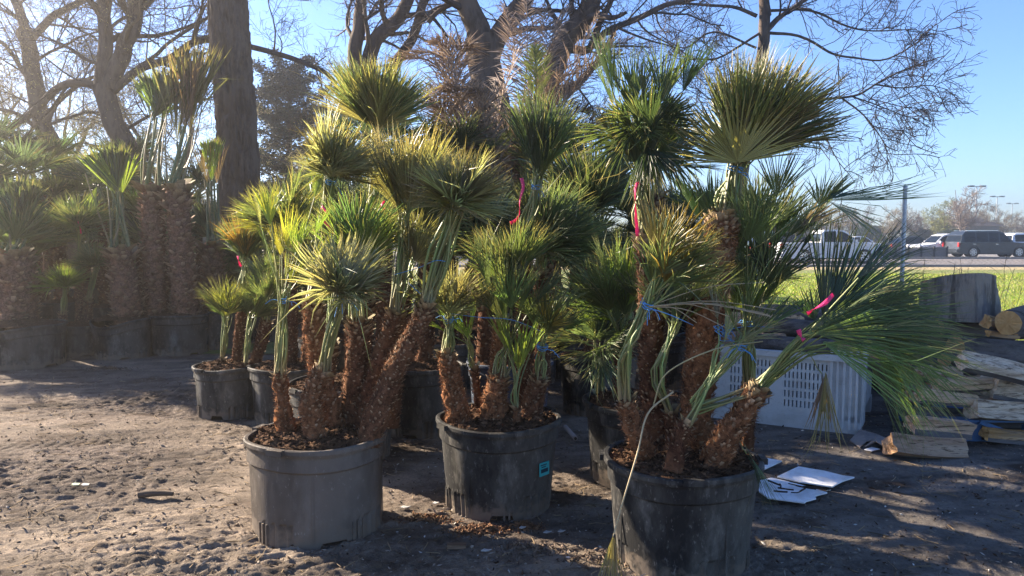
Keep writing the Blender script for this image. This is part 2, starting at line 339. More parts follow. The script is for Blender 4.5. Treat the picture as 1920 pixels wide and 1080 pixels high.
    mb.add(v, np.arange(nf * 3).reshape(-1, 3), np.repeat(fc, 3, axis=0), 0)
def pot_mesh(mb, c, R, H, taper=.87, seed=0, dent=0, n=120, ribs=True):
    b = R * taper; zb = H * .76; s = seed * 1.7
    rz = lambda z: b + (R * .965 - b) * (z / H)
    prof = [(b * .96, .0), (b, .0), (b + .002, .012), (rz(H * .12), H * .12), (rz(H * .24), H * .24), (rz(H * .27), H * .27), (rz(H * .5), H * .5), (rz(zb - .012), zb - .012), (rz(zb), zb),
            (rz(zb) + .012, zb + .012), (rz(H) + .004, H - .045), (rz(H) + .006, H - .034), (R + .006, H - .032), (R + .011, H - .02), (R + .010, H - .004), (R + .003, H), (R - .012, H), (R - .018, H - .008), (R - .022, H - .12)]
    def wob(r, z, a):
        r = r * (1 + .012 * np.sin(2 * a + s) + .006 * np.sin(5 * a + 2 * s)); 
        g = (np.cos(a * 4 + s) > .35) & (z < H * .25) & (z > .004)
        fl = (np.sin(a * 60) > 0) * g
        if ribs: r = r - .010 * fl
        ft = (np.cos(a * 4 + s + 2.6) > .72) & (z < .02)
        if ribs: z = z + .035 * ft * (z < .02)
        z = z + (z > H * .7) * .005 * np.sin(3 * a + s)
        if dent: z = z - (z > H * .72) * dent * np.maximum(0, np.cos(a - 4.4)) ** 3; 
        return r, z
    mb.lathe(prof, c, n, smooth=False, wob=wob)
    if n > 100:
        for q in range(4):
            a = seed * .9 + q * 1.5708 + .35; Rm = rotz(a); mb.box(np.asarray(c) + Rm @ [R + .008, 0, H - .010], (.030, .085, .026), R=Rm)
            a += .5; Rm = rotz(a); mb.box(np.asarray(c) + Rm @ [rz(H * .5) + .001, 0, H * .42], (.004, .006, H * .66), R=Rm)
            for w_ in (-.035, .0, .035): Rm2 = rotz(a + .7 + w_ * 2.6); mb.box(np.asarray(c) + Rm2 @ [rz(H * .13) + .001, 0, H * .13], (.010, .010, H * .2), R=Rm2)
def soil_mesh(mb, c, R, H, seed=0, mound=.05, chips=700, col=(.13, .075, .045)):
    nr, n = 22, 64; a = np.arange(n) * 2 * math.pi / n; r = np.linspace(0.001, R - .016, nr)
    X = r[:, None] * np.cos(a); Y = r[:, None] * np.sin(a)
    hz = lambda x, y: H - .022 + mound * (1 - ((x * x + y * y) / R ** 2)) + .018 * fbm(np.stack([x * 14, y * 14, x * 0 + seed], -1), 4, seed)
    V = np.stack([X, Y, hz(X, Y)], -1) + np.asarray(c); i = np.arange(nr - 1)[:, None] * n; q = np.arange(n)[None]; q2 = (q + 1) % n
    mb.add(V, np.stack([i + q, i + n + q, i + n + q2, i + q2], -1).reshape(-1, 4), col, 0)
    rr = (R - .02) * np.sqrt(rng.random(chips)); aa = rng.uniform(0, 6.283, chips); x, y = rr * np.cos(aa), rr * np.sin(aa)
    p = np.stack([x, y, hz(x, y) + .003], -1) + np.asarray(c); chipm(mb, p, .004, .016, np.array(col) * 1.2, .9)
def chipm(mb, p, smin, smax, col, var=.6, flat=.35, mat=0):
    m = len(p); d = nrm(rng.normal(0, 1, (m, 3)) * [1, 1, flat]); e = nrm(np.cross(d, rng.normal(0, 1, (m, 3)))); f = np.cross(d, e)
    sz = rng.uniform(smin, smax, (m, 1)); a = sz * rng.uniform(.8, 2.2, (m, 1)); b = sz * rng.uniform(.3, .8, (m, 1)); g = sz * rng.uniform(.12, .5, (m, 1))
    V = np.stack([p - d * a, p + e * b, p + d * a, p - e * b, p + f * g, p - f * g], 1)
    Fc = (np.arange(m)[:, None, None] * 6 + np.array([[0, 1, 4], [1, 2, 4], [2, 3, 4], [3, 0, 4], [1, 0, 5], [2, 1, 5], [3, 2, 5], [0, 3, 5]])[None]).reshape(-1, 3)
    cc = np.asarray(col) * rng.uniform(1 - var, 1 + var, (m, 1))
    mb.add(V, Fc, np.repeat(cc, 6, axis=0), mat)
def ribbon(pts, w, name, mt, parent, turns=1.0, **k):
    Q = spline(pts, 24); T = nrm(np.gradient(Q, axis=0)); a = np.linspace(0, turns * 3.1, 24)
    U = nrm(np.cross(T, [0.02, 1, .3])); Vv = np.cross(T, U); d = (np.cos(a)[:, None] * U + np.sin(a)[:, None] * Vv) * w / 2
    mb = MB(); i = np.arange(23) * 2; mb.add(np.stack([Q - d, Q + d], 1), np.stack([i, i + 1, i + 3, i + 2], -1), mat=0, smooth=True)
    o = mb.build(name, mt, parent, **k); md = o.modifiers.new("thick", 'SOLIDIFY'); md.thickness = .0015
    return o
def tie_ring(mb, c, A, r, turns=4):
    A, U, V = basis(A); a = np.linspace(0, turns * 6.283, turns * 14)
    P = np.asarray(c) + (np.cos(a)[:, None] * U + np.sin(a)[:, None] * V) * (r + .003 * np.sin(a * 2.3)[:, None]) + A * (np.linspace(-.014, .014, len(a)) + .004 * np.sin(a * 1.7))[:, None]
    mb.tube(P, .0020, 4)
    for i in range(3):
        e = U * rng.normal(0, 1) + V * rng.normal(0, 1) - np.array([0, 0, .6]); p0 = np.asarray(c) + nrm(e) * r
        mb.tube(spline([p0, p0 + nrm(e) * .04 + [0, 0, .015], p0 + nrm(e) * rng.uniform(.05, .09)], 8), .002, 3)
def pal_pt(p): return W(*p) if len(p) == 3 and p[0] > 20 else np.asarray(p, float)

def stem(root, st, pt=pal_pt):
    """one trunk of a potted palm with its crown, twine and ribbon"""
    P = np.array([pt(p) for p in st['path']]); r0, r1 = st['r']
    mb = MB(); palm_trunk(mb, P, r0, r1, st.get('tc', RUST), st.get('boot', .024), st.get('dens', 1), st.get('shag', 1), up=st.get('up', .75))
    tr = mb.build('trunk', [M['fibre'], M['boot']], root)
    for cr in st['crowns']:
        T = pt(cr['tie']); A = pt(cr['aim']) - T; mb = MB()
        k = {q: v for q, v in cr.items() if q not in ('tie', 'aim', 'R', 'twine', 'pet', 'extra')}
        crown(mb, T, A, cr['R'], root=P[-1] - nrm(P[-1] - P[-2]) * .02, rr=r1 * .75, pet=[pt(q) for q in cr.get('pet', [])], **k)
        if 'extra' in cr: cr['extra'](mb, pt)
        co = mb.build('crown', [M['leaf'], M['stalk']], tr)
        if cr.get('twine'):
            mb = MB(); tie_ring(mb, T, A, cr['twine']); mb.build('twine', M['twine'], tr)
    for rb in st.get('ribbon', []):
        ribbon([pt(q) for q in rb], .018 if len(rb) < 5 else .02, 'ribbon', M['tape'], tr)
    return tr
def potted_palm(xy, R, H, stems, label, seed=0, mt='pot', group='fan palms growing in black nursery pots', dent=0, cat='potted palm', pt=pal_pt, taper=.87, mound=.05, name='potted_palm', chips=700):
    root = empty(name, (xy[0], xy[1], 0), label, cat, group); c = (xy[0], xy[1], -.006)
    mb = MB(); pot_mesh(mb, c, R, H, taper, seed, dent); pot = mb.build('pot', M[mt], root)
    mb = MB(); soil_mesh(mb, c, R, H, seed, mound, chips); mb.build('soil', M['soil'], root)
    for st in stems: stem(root, st, pt)
    return root, pot
# ------------------------------------------------------------------ the setting: ground, lawn, road
def gh(x, y):
    x = np.asarray(x, float); y = np.asarray(y, float); z0 = x * 0
    d = np.hypot(x, y); tr = 0
    for (ax_, ay_, bx_, by_, wd_) in ((-6, 4.3, 0, 6.6, .16), (-6, 5.6, 0, 7.9, .16), (-4, 2.3, 6, 3.0, .14), (.5, 5.2, 7, 3.1, .15)):
        L_ = math.hypot(bx_ - ax_, by_ - ay_); sx_ = ((x - ax_) * (by_ - ay_) - (y - ay_) * (bx_ - ax_)) / L_ + .10 * np.sin(x * .9 + ax_); sl_ = ((x - ax_) * (bx_ - ax_) + (y - ay_) * (by_ - ay_)) / L_
        g_ = np.exp(-(sx_ / wd_) ** 4); tr = tr - g_ * (.016 + .007 * np.sign(np.sin(sl_ * 70 + np.abs(sx_) * 40))) + .012 * np.exp(-((np.abs(sx_) - wd_ * 1.35) / .05) ** 2)
    fade = np.clip(1.35 - d / 14, 0, 1); wx = x + .15 * vn(np.stack([x * 2, y * 2, z0], -1), 9)
    big = .022 * fbm(np.stack([x * .9, y * 1.3, z0 + 4], -1), 3, 1)
    rough = np.clip(.5 + .9 * vn(np.stack([x * .8, y * .9, z0 + 2], -1), 33) - .22 * x.clip(-2, 2.5), .08, 1.35) ** 1.5
    lump = .55 + np.abs(fbm(np.stack([wx * 5 + y, y * 9.5 - x * 1.2, z0], -1), 4, 21))
    fine = np.abs(fbm(np.stack([wx * 11 + y * 3, y * 24 - x * 5, z0 + 7], -1), 4, 41)) * 1.5 - .5
    rut = .4 + np.abs(vn(np.stack([wx * 9 + y * 2, y * 17 - x * 3, z0 + 3], -1), 61))
    return fade * (big + tr * (.6 + .4 * vn(np.stack([x * 1.3, y * 1.3, z0], -1), 81)) + rough * (.010 * (lump - .75) + .012 * fine + .010 * (rut - .6))) - .012 * (1 - fade)
def axis(lo, hi, step, far, g=1.09):
    a = list(np.arange(lo, hi, step)); s = step
    b = [a[-1]]
    while b[-1] < far: s *= g; b.append(b[-1] + s)
    s = step; c = [a[0]]
    while c[-1] > -far: s *= g; c.append(c[-1] - s)
    return np.array(c[:0:-1] + a + b[1:])
gx = axis(-3.6, 4.2, .0125, 900); gy = axis(2.2, 7.2, .0115, 1400, 1.045)
gy = gy[gy > -30]
X, Y = np.meshgrid(gx, gy); Z = gh(X, Y); nx, ny = len(gx), len(gy)
mb = MB(); i = np.arange(ny - 1)[:, None] * nx + np.arange(nx - 1)[None]
patchy = fbm(np.stack([X * .7, Y * .9, X * 0], -1), 4, 77); dk = np.clip(.5 + .9 * patchy, 0, 1)[..., None]  # random noise mixing tan and darker dirt
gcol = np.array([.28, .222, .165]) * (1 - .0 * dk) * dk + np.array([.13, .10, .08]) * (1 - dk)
wr = np.clip((X - .2) / 2.0, 0, 1)[..., None]; gcol = gcol * (1 - wr) + np.array([.125, .112, .098]) * (.75 + .5 * dk) * wr  # dirt colour turned darker and greyer towards the right, standing in for shade
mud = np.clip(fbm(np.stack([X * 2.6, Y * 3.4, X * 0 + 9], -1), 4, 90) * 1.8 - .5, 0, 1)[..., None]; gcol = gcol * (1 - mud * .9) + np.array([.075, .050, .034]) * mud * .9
stk = (1 + .38 * fbm(np.stack([X * 1.6 + .5 * Y, Y * 9 - X * 1.5, X * 0 + 5], -1), 4, 55))[..., None] * (1 + .22 * fbm(np.stack([X * 9, Y * 14, X * 0], -1), 3, 56))[..., None]; stk = np.clip(stk, .35, 1.5)
far = np.clip((Y - 12) / 20, 0, 1)[..., None]; gcol = gcol * (1 - far) + np.array([.12, .13, .06]) * far
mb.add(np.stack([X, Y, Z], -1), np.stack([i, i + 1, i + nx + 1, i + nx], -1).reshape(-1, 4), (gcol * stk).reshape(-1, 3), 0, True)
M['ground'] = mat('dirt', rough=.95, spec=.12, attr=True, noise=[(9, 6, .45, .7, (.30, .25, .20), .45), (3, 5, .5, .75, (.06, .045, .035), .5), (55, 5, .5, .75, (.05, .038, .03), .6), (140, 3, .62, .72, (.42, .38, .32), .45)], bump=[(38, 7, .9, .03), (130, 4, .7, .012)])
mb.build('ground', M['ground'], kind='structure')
def sheet(name, x0, x1, y0, y1, z, m, div=1):
    mb = MB(); mb.add([[x0, y0, z], [x1, y0, z], [x1, y1, z], [x0, y1, z]], [[0, 1, 2, 3]]); return mb.build(name, m, kind='structure')
M['lawn'] = mat('lawn', (.13, .165, .035), rough=.9, noise=[(1.3, 5, .44, .58, (.32, .27, .12), .75), (.25, 3, .4, .65, (.17, .21, .04), .6), (9, 4, .5, .7, (.05, .08, .02), .5)], bump=[(12, 4, 1, .05)])
M['asphalt'] = mat('asphalt', (.17, .15, .14), rough=.9, noise=[(.6, 4, .4, .7, (.10, .095, .09), .5), (8, 3, .5, .7, (.2, .19, .18), .4)])
M['concrete'] = mat('concrete_lot', (.24, .225, .21), rough=.9, noise=[(.3, 4, .4, .7, (.15, .14, .135), .5)])
M['verge'] = mat('dry_verge', (.36, .28, .15), rough=.95, noise=[(3, 4, .4, .7, (.2, .19, .08), .5)])
sheet('lawn', -120, 160, 9.4, 33.5, .006, M['lawn']); sheet('dry_verge', -120, 160, 33.5, 36.6, .010, M['verge'])
sheet('road', -200, 260, 37, 50, .006, M['asphalt']); sheet('parking_lot', -200, 260, 50.6, 96, .012, M['concrete'])
mb = MB(); mb.box((0, 36.8, .06), (400, .36, .14)); mb.box((0, 50.3, .06), (400, .3, .14)); mb.build('kerb', M['concrete'], kind='structure')
mb = MB()
for k in range(-20, 30): mb.box((k * 9., 43.5, .0125), (3, .14, .004))
mb.build('road_markings', mat('road_paint', (.6, .58, .5)), kind='structure')
# grass tufts on the lawn, where it is seen through the fence
mb = MB(); n = 60000; y = 9.6 + 20 * rng.random(n) ** 1.5; x = y * rng.uniform(.25, .78, n)
k = rng.random(n) < .04; x = np.where(k, y * rng.uniform(-.75, -.5, n), x)
p = np.stack([x, y, x * 0], -1); h = rng.uniform(.03, .10, n)[:, None] * (1 + .5 * vn(p * .6, 5)[:, None]); a = rng.uniform(0, 6.283, n)
w = np.stack([np.cos(a), np.sin(a), 0 * a], -1) * (.004 + .0005 * y)[:, None]; tip = rng.normal(0, .35, (n, 3)) * h; tip[:, 2] = h[:, 0]
cg = np.where(rng.random((n, 1)) < .35, [[.36, .32, .12]], [[.20, .27, .045]]) * rng.uniform(.6, 1.3, (n, 1))
mb.add(np.stack([p - w, p + w, p + tip], 1), np.arange(n * 3).reshape(-1, 3), np.repeat(cg, 3, 0)); mb.build('grass_blades', M['grass'], kind='stuff')
# small debris
def scat(n, xf, yf, dens=None):
    y = yf(n); x = xf(n, y); return np.stack([x, y, gh(x, y) + .004], -1)
mb = MB(); p = scat(12000, lambda n, y: y * rng.uniform(-.75, .75, n), lambda n: 2.3 + 7 * rng.random(n) ** 1.6)
chipm(mb, p, .0025, .011, (.19, .16, .13), .6); p = scat(2600, lambda n, y: y * rng.uniform(-.75, .75, n), lambda n: 2.3 + 6 * rng.random(n) ** 1.5); chipm(mb, p, .003, .012, (.06, .035, .022), .5)
p = scat(420, lambda n, y: y * rng.uniform(-.2, .78, n), lambda n: 2.4 + 5 * rng.random(n) ** 1.3); chipm(mb, p, .003, .009, (.52, .50, .46), .3)
mb.build('gravel', M['dirtdebris'], kind='stuff')
mb = MB(); n = 1500; p = scat(n, lambda n, y: y * rng.uniform(-.7, .75, n), lambda n: 2.4 + 5.5 * rng.random(n) ** 1.4)
a = rng.uniform(0, 3.14, n); l = rng.uniform(.015, .07, n)[:, None]; d = np.stack([np.cos(a), np.sin(a), rng.normal(0, .1, n)], -1) * l
q = p + rng.normal(0, .006, (n, 3)) * [1, 1, .3]; mb.tubes(np.stack([p - d, q, p + d], 1), np.full((n, 3), .0016) * rng.uniform(.6, 1.6, (n, 1)), 3, np.array([.26, .19, .11]) * rng.uniform(.3, 1.6, (n, 1)))
mb.build('straw_litter', M['dirtdebris'], kind='stuff')
# clods of brown mulch spilled in front of the middle pot
mb = MB()
for (px, py, n, s) in ((905, 993, 900, 62), (985, 985, 300, 40), (800, 975, 260, 70), (1000, 1035, 260, 90), (1120, 1055, 220, 80), (200, 690, 500, 110), (1300, 1070, 120, 90)):
    g = GP(px, py); e = rng.normal(0, 1, (n, 2)) * [s / 430 * .5, s / 430 * .22]; x = g[0] + e[:, 0]; y = g[1] + e[:, 1]
    hh = .03 * np.exp(-(e[:, 0] / (s / 700)) ** 2 - (e[:, 1] / (s / 1500)) ** 2) * rng.random(n); sz = .010
    chipm(mb, np.stack([x, y, gh(x, y) + hh], -1), .004, .014, (.16, .085, .045) if s < 75 else (.15, .11, .08), .6, .7)
mb.build('spilled_mulch', M['dirtdebris'], kind='stuff')
def slab(name, pts, th, m, label, cat, z=.012, group=None, lift=None):
    P = np.array([GP(*p) for p in pts]); n = len(P); zz = gh(P[:, 0], P[:, 1]).max() * .6 + z; V = np.vstack([P * [1, 1, 0] + [0, 0, zz], P * [1, 1, 0] + [0, 0, zz + th]])
    if lift is not None: V[:n, 2] += lift; V[n:, 2] += lift
    mb = MB(); mb.add(V, [list(range(n, 2 * n))]); mb.add(V, [list(range(n))[::-1]]); i = np.arange(n); mb.add(V, np.stack([i, (i + 1) % n, (i + 1) % n + n, i + n], -1))
    return mb.build(name, m, origin=P.mean(0) * [1, 1, 0], label=label, cat=cat, group=group)
slab('white_board', [(1385, 853), (1402, 858), (1466, 869), (1432, 885), (1385, 876)], .008, M['sheet'], 'white broken board lying behind the right pot, the farthest of the three boards', 'board', group='white boards on the dirt')
slab('white_board', [(1497, 880), (1545, 888), (1580, 897), (1602, 900), (1578, 908), (1560, 918), (1500, 909), (1457, 899), (1480, 888)], .008, M['sheet'], 'clean white rectangular board lying flat on the dirt, nearest the firewood', 'board', group='white boards on the dirt')
b3 = slab('white_board', [(1425, 905), (1447, 900), (1500, 913), (1551, 928), (1528, 934), (1530, 939), (1512, 944), (1508, 947), (1478, 943), (1440, 938), (1422, 925)], .008, M['sheet'], 'white board with dark twigs scattered across it and a chipped edge', 'board', group='white boards on the dirt')
mb = MB()
for (a, b) in (((1440, 911), (1462, 920)), ((1462, 918), (1462, 926)), ((1458, 925), (1488, 929)), ((1478, 917), (1512, 925)), ((1505, 923), (1545, 924)), ((1483, 934), (1502, 930)), ((1500, 932), (1510, 926)), ((1450, 931), (1476, 933)), ((1492, 921), (1530, 928))):
    A, B = GP(*a), GP(*b); zt = .034; A[2] = B[2] = zt; mb.tube(spline([A, (A + B) / 2 + rng.normal(0, .006, 3) * [1, 1, .2], B], 6), rng.uniform(.003, .006), 5, (.035, .025, .02))
mb.build('fallen_twigs', M['dirtdebris'], origin=GP(1490, 925), label='thin dark broken twigs lying on the chipped white board', cat='twigs')
slab('cardboard_scrap', [(1593, 832), (1612, 819), (1640, 824), (1662, 828), (1652, 836), (1625, 838), (1612, 846)], .006, M['card'], 'torn grey brown cardboard scrap beside the lowest firewood log, the left piece', 'cardboard', lift=np.array([0, .03, .02, 0, .02, .015, 0]), group='cardboard scraps by the firewood')
slab('cardboard_scrap', [(1622, 848), (1645, 835), (1664, 838), (1664, 852), (1640, 846)], .005, M['card'], 'small curled cardboard scrap touching the end of the lowest log', 'cardboard', z=.03, lift=np.array([0, .03, .02, 0, .03]), group='cardboard scraps by the firewood')
slab('plastic_scrap', [(1620, 850), (1634, 845), (1650, 849), (1634, 853)], .003, M['sheet'], 'small white plastic scrap on the dirt in front of the cardboard', 'litter', z=.015)
for (px, py, s, l) in ((142, 918, .05, 'pale green scrap of plastic litter on the sunlit dirt at left'), (160, 918, .03, 'small dark flat scrap beside the green litter on the sunlit dirt')):
    slab('litter_scrap', [(px - 8, py), (px - 2, py - 2.5), (px + 9, py - 1.5), (px + 6, py + 1.5), (px - 4, py + 2)], .004, M['scrap'] if s < .04 else mat('pale_green', (.35, .42, .28)), l, 'litter', z=.02)
for (px, py, w, l) in ((760, 957, 13, 'white chipped shard lying in the sunlit patch between the first two pots'), (817, 947, 8, 'small white shard just left of the middle pot foot'), (912, 1038, 13, 'blue and white torn label scrap in front of the middle pot'), (1027, 1000, 10, 'white shard right of the middle pot, leftmost of a close pair'), (1053, 1002, 9, 'white shard right of the middle pot, rightmost of a close pair'), (980, 993, 8, 'small pale shard right against the base of the middle pot')):
    slab('shard', [(px - w * .8, py + 1), (px - w * .3, py - 2.5), (px + w * .2, py - 1.2), (px + w * .8, py - 1.5), (px + w * .3, py + 1.2), (px - w * .2, py + 2)], .004, M['scrap'], l, 'litter', z=.010, group='pale shards on the dirt')
A, B = GP(840, 1032), GP(872, 1030); mb = MB(); mb.box((A + B) / 2 + [0, 0, .02], (.09, .03, .02), (.17, .10, .06)); mb.build('wood_offcut', M['wood'], origin=(A + B) / 2, label='small brown wood offcut on the dirt below the middle pot', cat='wood scrap')
A, B = GP(260, 928, .02), GP(325, 926, .02); mb = MB(); mb.tube(spline([A, (A + B) / 2 + [0, 0, .006], B], 6), [.018, .02, .018, .016, .014, .012], 8, (.10, .075, .055)); mb.build('fallen_stick', M['dirtdebris'], origin=A, label='short thick brown stick lying on the sunlit dirt left of the pots', cat='stick')
A, B = GP(1060, 800, .03), GP(1079, 822, .03); mb = MB(); mb.tube(spline([A, B], 5), .017, 12, (.33, .27, .24)); mb.tube([B, B + (B - A) * .02], .011, 10, (.02, .02, .02)); mb.build('pipe_offcut', M['dirtdebris'], origin=A, label='short grey pipe offcut lying behind the middle pot', cat='pipe')
# ------------------------------------------------------------------ bare trees
def kids(P, r, m, l0, l1, t0=.25, ang=(35, 70), k=6, wob=.12, up=.15, rf=(.35, .6), seed=0, grav=0, hz=0):
    """m child branches on every parent polyline, all at once"""
    n, K, _ = P.shape; t = rng.uniform(t0, 1, (n, m)) * (K - 1.001); j = t.astype(int); w = (t - j)[..., None]; I = np.arange(n)[:, None]
    st = P[I, j] * (1 - w) + P[I, j + 1] * w; T = nrm(P[I, j + 1] - P[I, j]); rp = r[I, j] * (1 - w[..., 0]) + r[I, j + 1] * w[..., 0]
    st = st.reshape(-1, 3); T = T.reshape(-1, 3); rp = rp.ravel(); q = len(st)
    e = nrm(np.cross(T, rng.normal(0, 1, (q, 3)))); a = np.radians(rng.uniform(*ang, q))[:, None]; d = T * np.cos(a) + e * np.sin(a); d[:, 2] += up; d[:, 1] *= 1 - hz; d = nrm(d)
    L = rng.uniform(l0, l1, q) * (1.15 - .6 * (t.ravel() / (K - 1))) ; pts = [st]; cur = d
    for s_ in range(k - 1):
        cur = nrm(cur + rng.normal(0, wob * 1.6, (q, 3)) + np.array([0, 0, up * .12 - grav])); pts.append(pts[-1] + cur * (L / (k - 1))[:, None])
    R0 = rp * rng.uniform(*rf, q); return np.stack(pts, 1), R0[:, None] * np.linspace(1, .35, k)[None]
def res(P, k=12): return spline(P, k)
def bare_tree(name, loc, label, limbs, twig=(5, 5, 5, 3), tcol=(.10, .08, .068), sc=1.0, minr=(.009, .0042, .0026, .002), cat='tree', group=None, extra=None, hz=0, grav=0, lens=((.9, 1.9), (.4, .95), (.2, .5), (.1, .26)), bark=None, flecks=0, fcol=(.3, .28, .1)):
    """limbs: list of (points, r_start, r_end, kind) where kind 0 = trunk"""
    root = empty(name, loc, label, cat, group); tm = MB(); br = []
    for (P, a, b, kind) in limbs:
        P = np.asarray(P, float); L = np.linalg.norm(np.diff(P, axis=0), axis=1).sum(); k = max(12, int(L / .12)); Q = spline(P, k)
        r = np.linspace(a, b, k); Q2 = Q + .03 * vn(np.stack([np.arange(k) * .35, np.zeros(k) + a * 99, np.zeros(k)], -1), 3)[:, None] * [1, .3, 0] * (.4 if kind == 0 else 1)
        if kind == 0: bark_tube(tm, Q2, r)
        else: br.append((Q2, r))
    tm.build('trunk', M['bark'], root) if tm.V else None
    lm = MB()
    for Q, r in br: bark_tube(lm, Q, r, 14 if r[0] > .05 else 9)
    tw = MB(); base = [(res(l[0], 14), np.linspace(l[1], l[2], 14)) for l in limbs if l[3] != 0 and l[3] != 9]
    if base:
        P = np.stack([b[0] for b in base]); r = np.stack([b[1] for b in base]); 
        for lv, m in enumerate(twig):
            lo, hi = lens[lv]; P, r = kids(P, np.minimum(r, (9, .028, .011, .006)[lv] * 2), m, lo * sc, hi * sc, .12 if lv else .15, (30, 75), 7 if lv < 2 else 5, .13 if lv else .10, .1, (.3, .6) if lv else (.25, .5), hz=hz, grav=grav * (lv > 0))
            r = np.maximum(r, minr[lv]) ; n_ = 5 if lv == 0 else 3
            tw.tubes(P, r, n_, np.array(tcol) * rng.uniform(.6, 1.4, (len(P), 1)))
        if flecks:
            n = flecks; e = P[rng.integers(0, len(P), n), rng.integers(1, P.shape[1], n)]; chipm(tw, e + rng.normal(0, .02, (n, 3)), .006, .014, fcol, .5, 1)
    if lm.V: lm.build('limbs', M['bark'], root)
    if tw.V: tw.build('twigs', M['twig'], root)
    if extra: extra(root)
    return root
def bark_tube(mb, Q, r, n=26):
    k = len(Q); T = nrm(np.gradient(Q, axis=0)); U = nrm(np.cross(T, [.2, 1, .15])); V = np.cross(T, U); a = np.arange(n) * 2 * math.pi / n
    L = np.concatenate([[0], np.cumsum(np.linalg.norm(np.diff(Q, axis=0), axis=1))])
    nz = 1 - np.abs(fbm(np.stack(np.broadcast_arrays(np.cos(a)[None] * 2.6 * (r[0] / .15 + .3), np.sin(a)[None] * 2.6 * (r[0] / .15 + .3), L[:, None] * 1.6), -1), 3, 8)) - .7
    rr = r[:, None] * (1 + .16 * nz) ; rr = rr + .0 
    R = Q[:, None] + rr[..., None] * (np.cos(a)[None, :, None] * U[:, None] + np.sin(a)[None, :, None] * V[:, None])
    i = np.arange(k - 1)[:, None] * n; q = np.arange(n)[None]; q2 = (q + 1) % n
    mb.add(R, np.stack([i + q, i + q2, i + n + q2, i + n + q], -1).reshape(-1, 4), (.1, .08, .07), 0, True)
def wp(Y, *pts): return np.array([W(p[0], p[1], p[2] if len(p) > 2 else Y) for p in pts])
def gz(Y, px): g = W(px, 500, Y); g[2] = -.1; return g
# big straight trunk beside the left row
P = np.vstack([gz(11, 462), wp(11, (458, 560), (450, 420), (445, 250), (433, 100), (424, -60), (415, -300))])
root = empty('shade_tree', (P[0][0], 11, 0), 'thick straight grey brown trunk with deep vertical bark beside the left palm row', 'tree')
mb = MB(); n = 110; k = 420; Q = spline(P, k); r = np.interp(np.linspace(0, 1, k), [0, .12, .3, .6, 1], [.40, .33, .285, .27, .25]); a = np.arange(n) * 2 * math.pi / n
L = np.linspace(0, 1, k) * np.linalg.norm(np.diff(Q, axis=0), axis=1).sum()
ww = vn(np.stack(np.broadcast_arrays(np.cos(a)[None] * 3, np.sin(a)[None] * 3, L[:, None] * 1.5), -1), 2) * .35
g = np.abs(vn(np.stack(np.broadcast_arrays(np.cos(a)[None] * 8 + ww, np.sin(a)[None] * 8 + ww, L[:, None] * 2.2), -1), 5)); g2 = fbm(np.stack(np.broadcast_arrays(np.cos(a)[None] * 12, np.sin(a)[None] * 12, L[:, None] * 12), -1), 3, 6)
rr = r[:, None] + .050 * (np.minimum(g * 3, 1) - .6) + .014 * g2
R = np.stack([Q[:, 0:1] + rr * np.cos(a), Q[:, 1:2] + rr * np.sin(a), Q[:, 2:3] + 0 * rr], -1)
i = np.arange(k - 1)[:, None] * n; q = np.arange(n)[None]; q2 = (q + 1) % n
mb.add(R, np.stack([i + q, i + q2, i + n + q2, i + n + q], -1).reshape(-1, 4), smooth=True); mb.build('trunk', M['bark'], root)
top = Q[-1]; lm = []
for e in ((-1.6, -.6, 2.4), (1.8, .4, 2.2), (.3, 1.6, 2.6), (-.4, -1.8, 2.0)): lm.append((spline([top - [0, 0, .4], top + np.array(e) * .5 + [0, 0, .2], top + np.array(e) * 1.3], 14)))
mb = MB(); [bark_tube(mb, x, np.linspace(.13, .04, 14), 12) for x in lm]; mb.build('limbs', M['bark'], root)
mb = MB(); PP = np.stack(lm); rr = np.tile(np.linspace(.13, .04, 14), (4, 1))
for lv, m in enumerate((6, 4, 4)): PP, rr = kids(PP, np.minimum(rr, .03), m, (.9, .4, .2)[lv], (1.9, .9, .5)[lv], .1, up=.05); mb.tubes(PP, np.maximum(rr, (.008, .004, .0025)[lv]), 3, (.1, .08, .07))
mb.build('twigs', M['twig'], root)
# twisted forked tree at left
Y = 13.0; t = lambda *p: wp(Y, *p); b = gz(Y, 300)
bare_tree('shade_tree', (b[0], Y, 0), 'leaning forked bare tree whose long limb reaches right behind the thick trunk', [
    (np.vstack([b, t((285, 430), (250, 310), (212, 225), (192, 160))]), .21, .16, 0),
    (t((192, 165), (200, 90), (197, 30), (190, -40), (175, -160)), .13, .08, 1), (t((205, 165), (228, 100), (252, 45), (265, -30), (300, -170)), .15, .09, 1),
    (t((205, 175), (260, 130), (320, 110), (370, 76), (430, 80), (480, 90), (550, 110), (610, 136), (628, 158)), .075, .035, 1),
    (t((190, 165), (150, 155), (110, 165), (60, 210), (0, 250), (-60, 290)), .075, .05, 1), (t((628, 158), (640, 175), (650, 200)), .03, .012, 1),
    (t((230, 150), (290, 105), (330, 70), (410, 20), (470, -30)), .035, .02, 1), (t((198, 60), (240, 30), (290, 0), (330, -60)), .03, .02, 1),
    (t((215, 130), (160, 110), (110, 80), (60, 60)), .03, .02, 1), (t((240, 240), (300, 210), (360, 195), (400, 180)), .03, .015, 1)],
    twig=(10, 6, 5, 2), tcol=(.095, .074, .052), flecks=9000, fcol=(.30, .25, .10))
Y = 14.5; t = lambda *p: wp(Y, *p); b = gz(Y, 135)
